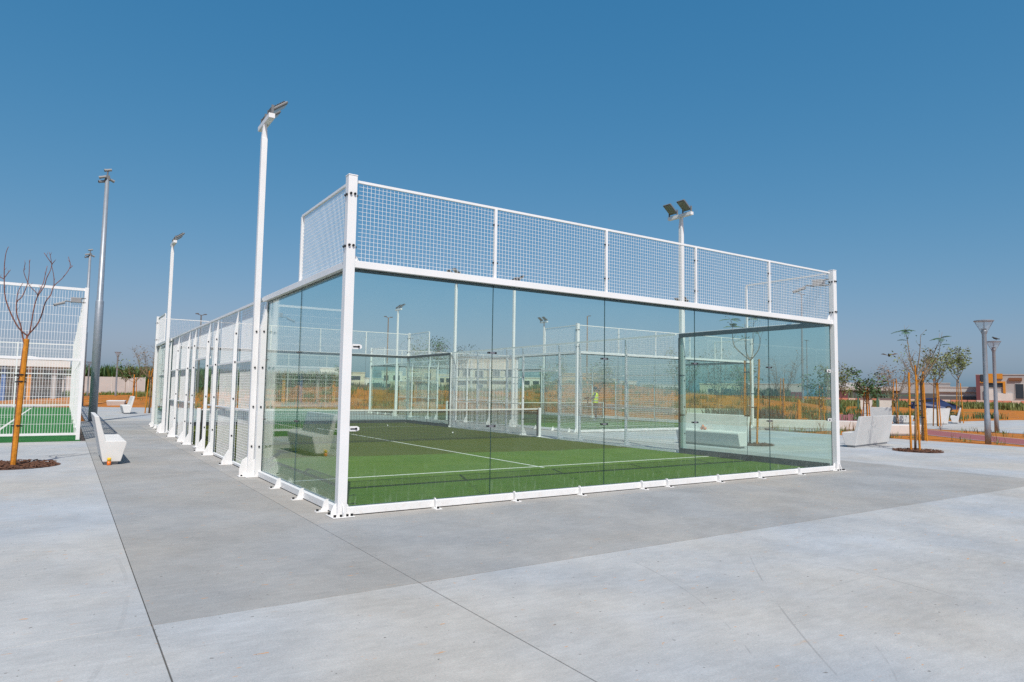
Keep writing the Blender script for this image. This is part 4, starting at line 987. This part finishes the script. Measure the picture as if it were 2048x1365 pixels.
# person in a high-visibility vest standing in the farther court
def person(label, loc, rz):
    t = thing('person', label, 'person', loc, rz)
    J = [(0, 0, .95), (0, 0, 1.12), (0, .01, 1.32), (0, .01, 1.43), (0, .015, 1.50), (0, .03, 1.58), (0, .035, 1.66), (0, .02, 1.72),
         (.17, .0, 1.40), (.23, .06, 1.16), (.17, .28, 1.12), (.15, .36, 1.13), (-.17, .0, 1.40), (-.22, .08, 1.17), (-.14, .30, 1.13), (-.12, .38, 1.14),
         (.09, 0, .90), (.10, .02, .50), (.11, 0, .09), (.12, .14, .035), (-.09, 0, .90), (-.10, -.02, .50), (-.11, -.06, .09), (-.12, .08, .035)]
    Eg = [(0,1),(1,2),(2,3),(3,4),(4,5),(5,6),(6,7),(2,8),(8,9),(9,10),(10,11),(2,12),(12,13),(13,14),(14,15),(0,16),(16,17),(17,18),(18,19),(0,20),(20,21),(21,22),(22,23)]
    rad = [(.15,.11),(.145,.10),(.16,.11),(.07,.07),(.055,.055),(.075,.09),(.08,.095),(.05,.06),(.065,.065),(.05,.05),(.04,.04),(.035,.02),(.065,.065),(.05,.05),(.04,.04),(.035,.02),(.095,.095),(.065,.065),(.045,.05),(.04,.03),(.095,.095),(.065,.065),(.045,.05),(.04,.03)]
    me = bpy.data.meshes.new('body'); me.from_pydata(J, Eg, []); o = bpy.data.objects.new('body', me); col.objects.link(o); o.parent = t
    sk = o.modifiers.new('skin', 'SKIN'); sv = me.skin_vertices[0].data
    for v, r_ in zip(sv, rad): v.radius = r_
    sv[0].use_root = True
    o.modifiers.new('sub', 'SUBSURF').levels = 2; o.modifiers['sub'].render_levels = 2
    # colours by height and reach: trousers, shirt, skin
    m, tr, N, L, b = nodes('person_cloth')
    oc = N.new('ShaderNodeTexCoord').outputs['Object']; sx = N.new('ShaderNodeSeparateXYZ'); L.new(oc, sx.inputs[0])
    def step(src, e):
        q = N.new('ShaderNodeMath'); q.operation = 'GREATER_THAN'; L.new(src, q.inputs[0]); q.inputs[1].default_value = e; return q.outputs[0]
    c = mixc(N, L, step(sx.outputs[2], .98), (.04, .04, .055), (.035, .07, .16)); c = mixc(N, L, step(sx.outputs[2], 1.44), c, (.30, .17, .11)); c = mixc(N, L, step(sx.outputs[1], .2), c, (.30, .17, .11))
    sh = N.new('ShaderNodeMath'); sh.operation = 'LESS_THAN'; L.new(sx.outputs[2], sh.inputs[0]); sh.inputs[1].default_value = .085
    c = mixc(N, L, sh.outputs[0], c, (.35, .35, .35)); L.new(c, b.inputs['Base Color']); b.inputs['Roughness'].default_value = .8
    me.materials.append(m)
    b = MB()
    ring = lambda z, rx, ry, n=14: [(rx * math.cos(2*math.pi*k/n), .01 + ry * math.sin(2*math.pi*k/n), z) for k in range(n)]
    R_ = [ring(.93, .20, .155), ring(1.1, .19, .15), ring(1.3, .215, .165), ring(1.41, .20, .13), ring(1.46, .11, .09)]
    vs = [p for r_ in R_ for p in r_]; fs = [(i*14+k, i*14+(k+1) % 14, (i+1)*14+(k+1) % 14, (i+1)*14+k) for i in range(4) for k in range(14)]; b.add(vs, fs)
    v = b.build('vest', 'vest_yellow', t, smooth=True)
    for z in (1.02, 1.18):
        q = MB(); r1, r2 = ring(z, .203, .163), ring(z + .05, .204, .164); q.add(r1 + r2, [(k, (k+1) % 14, 14 + (k+1) % 14, 14 + k) for k in range(14)]); q.build('reflective_band', 'vest_silver', v)
    b = MB(); b.lathe([(.085, 1.62), (.098, 1.68), (.085, 1.745), (.04, 1.775)], 12, (0, .02, 0)); b.build('hair', 'hair', t, smooth=True)
    b = MB(); b.prism([(-.012, .115, 1.60), (.012, .115, 1.60), (0, .145, 1.605), ], (0, -.01, .05)); b.build('nose', 'skin', t)
    for s in (-1, 1):
        MB().box((s * .035 - .012, .112, 1.635), (s * .035 + .012, .122, 1.648)).build('eye', 'hair', t); MB().box((s * .085 - .008, .01, 1.60), (s * .085 + .008, .05, 1.66)).build('ear', 'skin', t)
    MB().box((-.025, .105, 1.565), (.025, .118, 1.573)).build('mouth', 'tail_red', t)
    for s in (-1, 1):
        for k in range(5):
            x = s * .13 + (k - 2) * .017; q = [(x, .36, 1.13), (x, .40 + .012 * (2 - abs(k - 2)), 1.125), (x * .95, .43 + .01 * (2 - abs(k - 2)), 1.10)]
            if k == (0 if s > 0 else 4): q = [(x, .33, 1.14), (x - s * .02, .36, 1.16), (x - s * .03, .39, 1.16)]
            MB().tube(q, [.009, .0085, .007], 6).build('finger', 'skin', t)
    return t
person('person in yellow safety vest and dark trousers standing in the farther court', (20.3, 19.15, .012), R(40))
t = thing('camera_gear', 'dark handheld camera rig held by the person in the vest', 'camera', (20.02, 19.42, 1.16), R(40))
MB().box((-.09, -.05, -.06), (.09, .06, .09)).build('body', 'hair', t, bevel=.01); MB().tube([(0, .06, .01), (0, .2, .01)], .05, 12).build('lens', 'tyre', t); MB().box((-.11, -.03, -.25), (-.07, .02, -.05)).build('grip', 'hair', t)

# ------------------------------------------------------------------ cars
def car(label, loc, rz, mat, L=4.4, suv=False):
    t = thing('parked_car', label, 'car', loc, rz, 'cars beyond the park')
    h = 1.65 if suv else 1.42; W = .88
    prof = [(-L/2, .38), (-L/2, .78), (-L/2 + .1, .92), (-L/2 + .75, 1.0), (-L/2 + 1.35, h - .04), (-.2, h), (.45, h - .06), (1.15, 1.0), (L/2 - .45, .86), (L/2 - .05, .68), (L/2, .45), (L/2 - .05, .28), (-L/2 + .05, .28)]
    b = MB(); n = len(prof)
    rows = [(-W, .86), (-W * .97, .97), (W * .97, .97), (W, .86)]
    vs = []
    for s, k in ((-W, 0), (-W * .8, 1), (W * .8, 1), (W, 0)):
        for x, z in prof: vs.append((x, s if z < 1.0 else s * (.80 if k == 0 else .92), z))
    fs = []
    for r in range(3):
        for i in range(n): fs.append((r*n+i, r*n+(i+1) % n, (r+1)*n+(i+1) % n, (r+1)*n+i))
    fs += [tuple(range(n)), tuple(3*n + i for i in range(n))[::-1]]
    b.add(vs, fs); b.build('body', mat, t, bevel=.03)
    for s in (-1, 1):
        b = MB(); y = s * W * .81; b.prism([(-1.35, y, 1.02), (-.92, y, h - .13), (-.2, y * .985, h - .1), (-.2, y, 1.02)], (0, s * .012, 0)); b.build('side_window', 'car_glass', t)
        b = MB(); b.prism([(-.12, y, 1.02), (-.12, y * .985, h - .1), (.42, y * .985, h - .15), (.98, y, 1.02)], (0, s * .012, 0)); b.build('side_window', 'car_glass', t)
        for x in (-L/2 + .85, L/2 - .85):
            wh = MB().tube([(x, s * (W - .16), .32), (x, s * (W + .02), .32)], .32, 18).build('wheel', 'tyre', t)
            MB().tube([(x, s * (W + .021), .32), (x, s * (W + .035), .32)], .2, 12).build('rim', 'hub', wh)
        MB().box((L/2 - .16, s * .72 - .14, .60), (L/2 - .02, s * .72 + .1, .74)).build('headlight', 'vest_silver', t); MB().box((-L/2 - .01, s * .70 - .14, .74), (-L/2 + .08, s * .70 + .12, .88)).build('tail_light', 'tail_red', t)
    b = MB(); b.prism([(.52, -.66, h - .1), (1.12, -.70, 1.03), (1.12, .70, 1.03), (.52, .66, h - .1)], (.02, 0, .02)); b.build('windscreen', 'car_glass', t)
    b = MB(); b.prism([(-L/2 + 1.28, -.62, h - .1), (-L/2 + .78, -.66, 1.03), (-L/2 + .78, .66, 1.03), (-L/2 + 1.28, .62, h - .1)], (-.02, 0, .02)); b.build('rear_window', 'car_glass', t)
    return t
car('dark blue parked car partly hidden by the nearest right tree', (76, 28, .0), R(-58), 'car_blue', 4.3)
car('white car in front of the beige shop building', (52, 76.5, .15), R(-32), 'car_white', 4.8, True)
car('second white car right of the shop entrance', (60.5, 71.5, .15), R(-30), 'car_white', 4.6)
car('dark car seen through the gate opening', (41.5, 74.5, .2), R(-30), 'car_blue', 4.4)

# ------------------------------------------------------------------ far buildings
def building(label, L, Rr, depth, h, wall, name='villa', cat='house', parapet=None, wins=(), blocks=(), doors=(), z0=-.3, grp=None, bands=()):
    """front edge from L to Rr (as seen), body going back from the viewer"""
    L = Vector((*L, 0)); Rr = Vector((*Rr, 0)); t_ = (Rr - L); W = t_.length; ang = math.atan2(t_.y, t_.x)
    t = thing(name, label, cat, (L.x, L.y, 0), ang, grp)
    MB().box((0, 0, z0), (W, depth, h)).build('wall', wall, t)
    MB().box((-.15, -.15, h), (W + .15, depth + .15, h + .35)).build('parapet', parapet or wall, t)
    for x0, x1, hh, mt, y0 in blocks: MB().box((x0 * W, y0, z0), (x1 * W, y0 + depth * .6 + abs(min(y0, 0)), hh)).build('wing', mt, t)
    for x0, x1, a, b_ , *mt in wins:
        fy = mt[0] if mt else 0
        f = MB().box((x0 * W, fy - .12, a), (x1 * W, fy + .02, b_)).build('window_frame', 'wall_white', t)
        MB().box((x0 * W + .12, fy - .16, a + .12), (x1 * W - .12, fy - .121, b_ - .12)).build('pane', 'pane_dark', f)
    for x0, x1, a, b_, mt in bands: MB().box((x0 * W, -.5, a), (x1 * W, -.002, b_)).build('cladding', mt, t)
    return t
HV = 'villas on the horizon'
building('white two storey villa seen through the corner of the near court', (88.0, 278.3), (98.4, 274.9), 9, 10.1, 'wall_white', wins=((.1, .3, 6, 8.5), (.45, .62, 6, 8.5), (.7, .92, 1.5, 4.5)), blocks=((-.5, .12, 6.3, 'wall_cream', -1.5), (.6, 1.3, 4.2, 'wall_white', -3)), grp=HV)
building('cream villa with flat roof right of the near corner post', (104.4, 294.1), (113.2, 290.7), 9, 9.0, 'wall_cream', wins=((.2, .8, 5.6, 7.6), (.1, .4, 1, 4)), blocks=((.5, 1.9, 5.0, 'wall_cream', -2),), grp=HV)
building('low white villa with dark carport right of the cream villa', (98.6, 253.5), (105.6, 250.5), 8, 5.8, 'wall_white', wins=((.15, .85, 1.2, 4.2),), grp=HV)
building('sandy cream villa behind the farther court mesh', (122.2, 265.1), (134.0, 259.3), 9, 11.0, 'wall_tan', wins=((.15, .35, 6.5, 9), (.6, .85, 6.5, 9), (.1, .4, 1.5, 4.5)), blocks=((-.25, .3, 7.5, 'wall_cream', -2),), parapet='wall_maroon', grp=HV)
sb = building('long beige shop building with dark roof edge and blue windows', (67.7, 123.1), (80.5, 115.3), 12, 8.7, 'wall_cream', 'shop_building', 'building', parapet='wall_dark', wins=((.04, .14, 4.6, 6.2), (.18, .3, 4.6, 6.2), (.36, .5, 4.3, 6.0), (.62, .74, 4.6, 6.2), (.8, .95, 4.6, 6.2), (.4, .5, .4, 3.0), (.06, .26, 2.6, 3.2)), bands=((.3, .33, .3, 8.2, 'wall_white'), (.55, .58, .3, 8.2, 'wall_tan'), (0, 1, 3.7, 4.0, 'wall_white')))
building('white villa right of the shop building', (170.5, 244.5), (177.4, 239.6), 8, 7.6, 'wall_white', wins=((.1, .4, 4.5, 6.5), (.55, .9, 4.5, 6.5), (.3, .6, .8, 3)), grp=HV)
building('small white villa left of the tan building', (178.3, 238.9), (182.9, 235.6), 8, 5.9, 'wall_white', wins=((.15, .45, 2.5, 4.6), (.6, .85, 2.5, 4.6)), grp=HV)
building('tan building with dark window grid behind the person', (114.3, 144.4), (123.9, 136.6), 9, 6.6, 'wall_tan', 'tan_building', 'building', wins=((.2, .32, 3.2, 5), (.42, .54, 3.2, 5), (.66, .72, 1, 5.2), (.8, .86, 1, 5.2)), bands=((.55, .62, .3, 6.2, 'clad_orange'),))
building('small dark gridded block adjoining the tan building', (124.7, 140.3), (129.0, 136.3), 8, 5.2, 'wall_cream', 'gridded_block', 'building', wins=((.08, .3, 2.3, 4.8), (.36, .6, 2.3, 4.8), (.66, .92, 2.3, 4.8)))
building('low white villas row behind the orange sand hill', (176.4, 175.3), (186.5, 164.8), 8, 4.8, 'wall_white', wins=((.1, .2, 2, 3.6), (.5, .6, 2, 3.6), (.75, .85, 2, 3.6)), grp=HV)
building('pale low house behind the dark trees through the glass', (178.9, 149.1), (187.3, 139.0), 8, 4.9, 'wall_cream', wins=((.2, .35, 2, 3.6), (.6, .8, 2, 3.6)), grp=HV)
WH = 'long low warehouses'
building('long low warehouse with pale roof left of right trees', (254.1, 148.6), (266.0, 125.6), 18, 5.2, 'wall_dark', 'warehouse', 'warehouse', parapet='hoarding', bands=((0, 1, 4.0, 5.2, 'hoarding'), (.1, .3, .3, 3.6, 'wall_maroon'), (.55, .8, .3, 3.6, 'wall_maroon')), blocks=((.1, .5, 7.2, 'hoarding', 6),), grp=WH)
building('taller grey warehouse roof behind the right trees', (272.4, 130.7), (280.1, 114.1), 18, 7.0, 'wall_grey', 'warehouse', 'warehouse', parapet='hoarding', bands=((0, 1, .3, 3.2, 'wall_dark'),), grp=WH)
building('pale flat roofed warehouse left of the colourful building', (257.7, 108.5), (263.9, 93.8), 14, 5.2, 'hoarding', 'warehouse', 'warehouse', bands=((0, 1, .3, 2.2, 'wall_dark'), (0, 1, 3.6, 4.0, 'wall_grey')), grp=WH)
building('grey warehouse with pale roof seen through the last glass panes', (229.4, 180.8), (246.6, 154.6), 18, 6.0, 'wall_grey', 'warehouse', 'warehouse', parapet='hoarding', bands=((0, 1, .3, 3.0, 'wall_maroon'), (.3, .5, .3, 4.2, 'wall_white')), grp=WH)
building('white apartment row on horizon between shop and tan building', (160.2, 272.0), (176.3, 260.6), 9, 8.2, 'wall_white', wins=tuple((k / 6 + .03, k / 6 + .12, z_, z_ + 1.7) for k in range(6) for z_ in (1.2, 4.8)), blocks=((.2, .5, 11, 'wall_cream', 3),), grp=HV)
building('white villa behind the far glass corner of the near court', (108.7, 260.1), (116.6, 256.6), 9, 9.0, 'wall_white', wins=((.1, .35, 5.4, 7.6), (.55, .9, 5.4, 7.6), (.2, .5, 1, 4)), blocks=((.4, 1.5, 5.0, 'wall_cream', -2),), grp=HV)
building('cream villa just left of the long shop building', (129.8, 250.3), (135.6, 247.2), 9, 8.2, 'wall_cream', wins=((.2, .5, 4.8, 6.8), (.6, .85, 4.8, 6.8)), blocks=((-.6, .1, 5.4, 'wall_white', -2),), grp=HV)
building('white villa right of the gridded block behind the mesh', (193.9, 205.4), (199.1, 200.6), 9, 6.4, 'wall_white', wins=((.15, .4, 3.4, 5.4), (.55, .85, 3.4, 5.4)), grp=HV)
mL, mR = (255.1, 95.3), (262.5, 74.2)
mo = building('modern grey building with orange and brown cladding at right edge', mL, mR, 16, 9.4, 'wall_grey', 'modern_building', 'building', parapet='wall_grey',
  wins=((.10, .36, 5.2, 7.0), (.47, .58, 1.5, 6.6), (.66, .7, 1.5, 7.2), (.80, .98, 1.5, 7.0)),
  bands=((0, .05, .3, 9.5, 'wall_maroon'), (.06, .09, 7.0, 9.6, 'pane_dark'), (.10, .21, 7.3, 9.9, 'clad_orange'), (.24, .33, 8.2, 9.9, 'clad_orange'), (.05, .36, 6.8, 7.3, 'clad_orange'), (.33, .36, 3.2, 6.8, 'clad_orange'), (.40, .56, 7.6, 8.5, 'clad_brown'), (.62, 1, 7.4, 9.9, 'wall_cream'), (.70, .74, 1.4, 7.2, 'clad_orange'), (.74, 1, 6.8, 7.4, 'clad_brown'), (.10, .24, 1.0, 4.6, 'wall_white'), (.26, .44, .8, 3.4, 'wall_white')))
# red and white barriers in front
bl, br = Vector((135.3, 77.9)), Vector((151.1, 44.7))
nb_ = 26
ORD = 'first second third fourth fifth sixth seventh eighth ninth tenth eleventh twelfth thirteenth fourteenth fifteenth sixteenth seventeenth eighteenth nineteenth twentieth twenty-first twenty-second twenty-third twenty-fourth twenty-fifth twenty-sixth'.split()
for i in range(nb_):
    p = bl.lerp(br, i / nb_); q = bl.lerp(br, (i + .93) / nb_)
    ang = math.atan2((q - p).y, (q - p).x); Lq = (q - p).length
    t = thing('road_barrier', ('red' if i % 4 else 'pale') + ' road barrier before the warehouses, ' + ORD[i] + ' from the left end of the row', 'barrier', (p.x, p.y, .1), ang, 'red barriers before the warehouses' if i % 4 else 'pale barriers before the warehouses')
    b = MB(); b.prism([(0, -.28, 0), (0, .28, 0), (0, .2, .3), (0, .1, 1.05), (0, -.1, 1.05), (0, -.2, .3)], (Lq, 0, 0)); b.build('body', 'barrier_red' if i % 4 else 'barrier_white', t)
    MB().box((Lq * .1, -.29, .06), (Lq * .3, -.281, .16)).build('foot_slot', 'wall_dark', t)
# green pergola
t = thing('pergola', 'green steel pergola with pale panels right of the near court', 'pergola', (70.0, 33.0, -.12), R(-60))
for i in range(4):
    MB().box((i * 1.9, 0, 0), (i * 1.9 + .14, .14, 1.75)).build('post', 'pergola_green', t); MB().box((i * 1.9, 2.2, 0), (i * 1.9 + .14, 2.34, 1.75)).build('post', 'pergola_green', t); MB().box((i * 1.9 + .02, .14, 1.6), (i * 1.9 + .12, 2.2, 1.72)).build('rafter', 'pergola_green', t)
for y in (0, 2.2): MB().box((-.1, y + .01, 1.75), (5.95, y + .13, 1.87)).build('beam', 'pergola_green', t)
for i in (0, 1): MB().box((i * 1.9 + .3, 2.5, .0), (i * 1.9 + 1.5, 2.58, 1.5)).build('panel', 'wall_white', t)
# left: perimeter wall and pavilion
wl, wr = (-6.0, 132.4), (14.5, 131.3)
t = thing('perimeter_wall', 'long pale grey perimeter wall on the left horizon', 'wall', (wl[0], wl[1], -.2), math.atan2(wr[1] - wl[1], wr[0] - wl[0]))
for i in range(9):
    MB().box((i * 2.6 - 8, 0, 0), (i * 2.6 - 5.5, .3, 3.15)).build('panel', 'hoarding', t); MB().box((i * 2.6 - 5.49, -.06, 0), (i * 2.6 - 5.41, .3, 3.25)).build('pier', 'wall_white', t)
t = thing('pavilion', 'pale pavilion with flat canopy and coloured columns behind the pitch', 'pavilion', (-24, 62, 0), 0)
MB().box((0, 0, 2.95), (21.5, 7, 3.5)).build('canopy', 'wall_white', t)
MB().box((.5, 4.5, 0), (21, 4.8, 2.9)).build('back_wall', 'hoarding', t)
for i in range(12):
    mt = ('wall_blue', 'clad_orange', 'wall_grey')[i % 3]; MB().box((1 + i * 1.75, .5, 0), (1.3 + i * 1.75, .8, 2.945)).build('column', mt, t)
for i in range(10): f = MB().box((1.5 + i * 2, 4.42, 1.9), (3.1 + i * 2, 4.499, 2.7)).build('window', 'pane_dark', t)
t = thing('shade_canopy', 'white tensioned shade canopy above the pavilion roof', 'canopy', (-14, 66, 0), 0)
b = MB(); vs = []; fs = []
for i in range(9):
    for j in range(5): vs.append((i * 1.4, j * 1.4, 3.75 + .28 * math.sin(math.pi * i / 8) * math.sin(math.pi * j / 4) + .12 * (i % 4 == 2)))
for i in range(8):
    for j in range(4): fs.append((i*5+j, (i+1)*5+j, (i+1)*5+j+1, i*5+j+1))
b.add(vs, fs); o = b.build('fabric', 'wall_white', t, smooth=True); so_ = o.modifiers.new('s', 'SOLIDIFY'); so_.thickness = .03
for x, y in ((0, 0), (11.2, 0), (0, 5.6), (11.2, 5.6)): MB().tube([(x, y, 0), (x, y, 3.77)], .07, 8).build('mast', 'galvanised', t)
# far light poles
def light_pole(label, loc, h, arms=2, mat='galvanised', r=.12):
    t = thing('tall_light_pole', label, 'light pole', loc, R(20), 'far light poles')
    MB().lathe([(r, 0), (r * .55, h)], 10).build('pole', mat, t)
    for k in range(arms):
        s = 1 if k == 0 else -1
        MB().tube([(0, 0, h - .05), (s * h * .05, 0, h + .1)], r * .3, 6).build('arm', mat, t); MB().box((s * h * .05 - .1 * r * 8, -r * 1.6, h + .06), (s * h * .05 + .1 * r * 8, r * 1.6, h + .16)).build('lamp_head', 'fixture_grey', t)
light_pole('brownish tall light pole behind the near glass, left of the far floodlight', (34.4, 79.8, 0), 11.5, 2, 'bark_tan')
light_pole('thin tall pole rising above the farther court mesh', (74.3, 84.3, 0), 15.1, 1, 'bark_tan', .16)
light_pole('tall double armed light pole behind last upper mesh bay', (97.9, 57.7, 0), 18.2, 2, 'galvanised', .2)
light_pole('shorter light pole beside the tall one through last glass pane', (123.5, 73.3, 0), 12.7, 2, 'galvanised', .15)
light_pole('light pole peeking above the cap of farther lamp post', (109, 35.9, 0), 11.6, 1, 'galvanised', .14)
light_pole('distant light pole above the side mesh of the near court', (10.6, 81.3, 0), 10.2, 2, 'fixture_grey', .14)
# banner flag by the lamp
t = thing('feather_flag', 'blue feather banner hanging beside the nearer lamp post', 'flag', (52.0, 12.9, 0), R(20))
MB().tube([(0, 0, 0), (0, 0, 2.0)], .02, 6).build('pole', 'galvanised', t)
b = MB(); b.prism([(.02, 0, .2), (.38, .05, .35), (.30, .06, 1.3), (.02, 0, 1.95)], (0, .01, 0)); b.build('cloth', 'flag_blue', t)
# basketball stand of the pitch
t = thing('basketball_stand', 'basketball backboard mirrored in the side glass of the near court', 'basketball stand', (-6.6, 15.0, .012), 0)
MB().tube([(0, 0, 0), (0, 0, 2.9), (0, .9, 3.2)], .08, 10).build('post', 'galvanised', t)
bd = MB().box((-.9, .9, 2.8), (.9, .95, 3.85)).build('backboard', 'camera_white', t)
b = MB()
for a, c in (((-.3, .951, 3.0), (.3, .957, 3.04)), ((-.3, .951, 3.42), (.3, .957, 3.46)), ((-.3, .951, 3.041), (-.26, .957, 3.419)), ((.26, .951, 3.041), (.3, .957, 3.419))): b.box(a, c)
b.build('target_frame', 'bolt_black', bd)
b = MB(); b.tube([(.225 * math.cos(a * math.pi / 8), 1.3 + .225 * math.sin(a * math.pi / 8), 3.05) for a in range(17)], .012, 6); b.build('hoop', 'clad_orange', t)
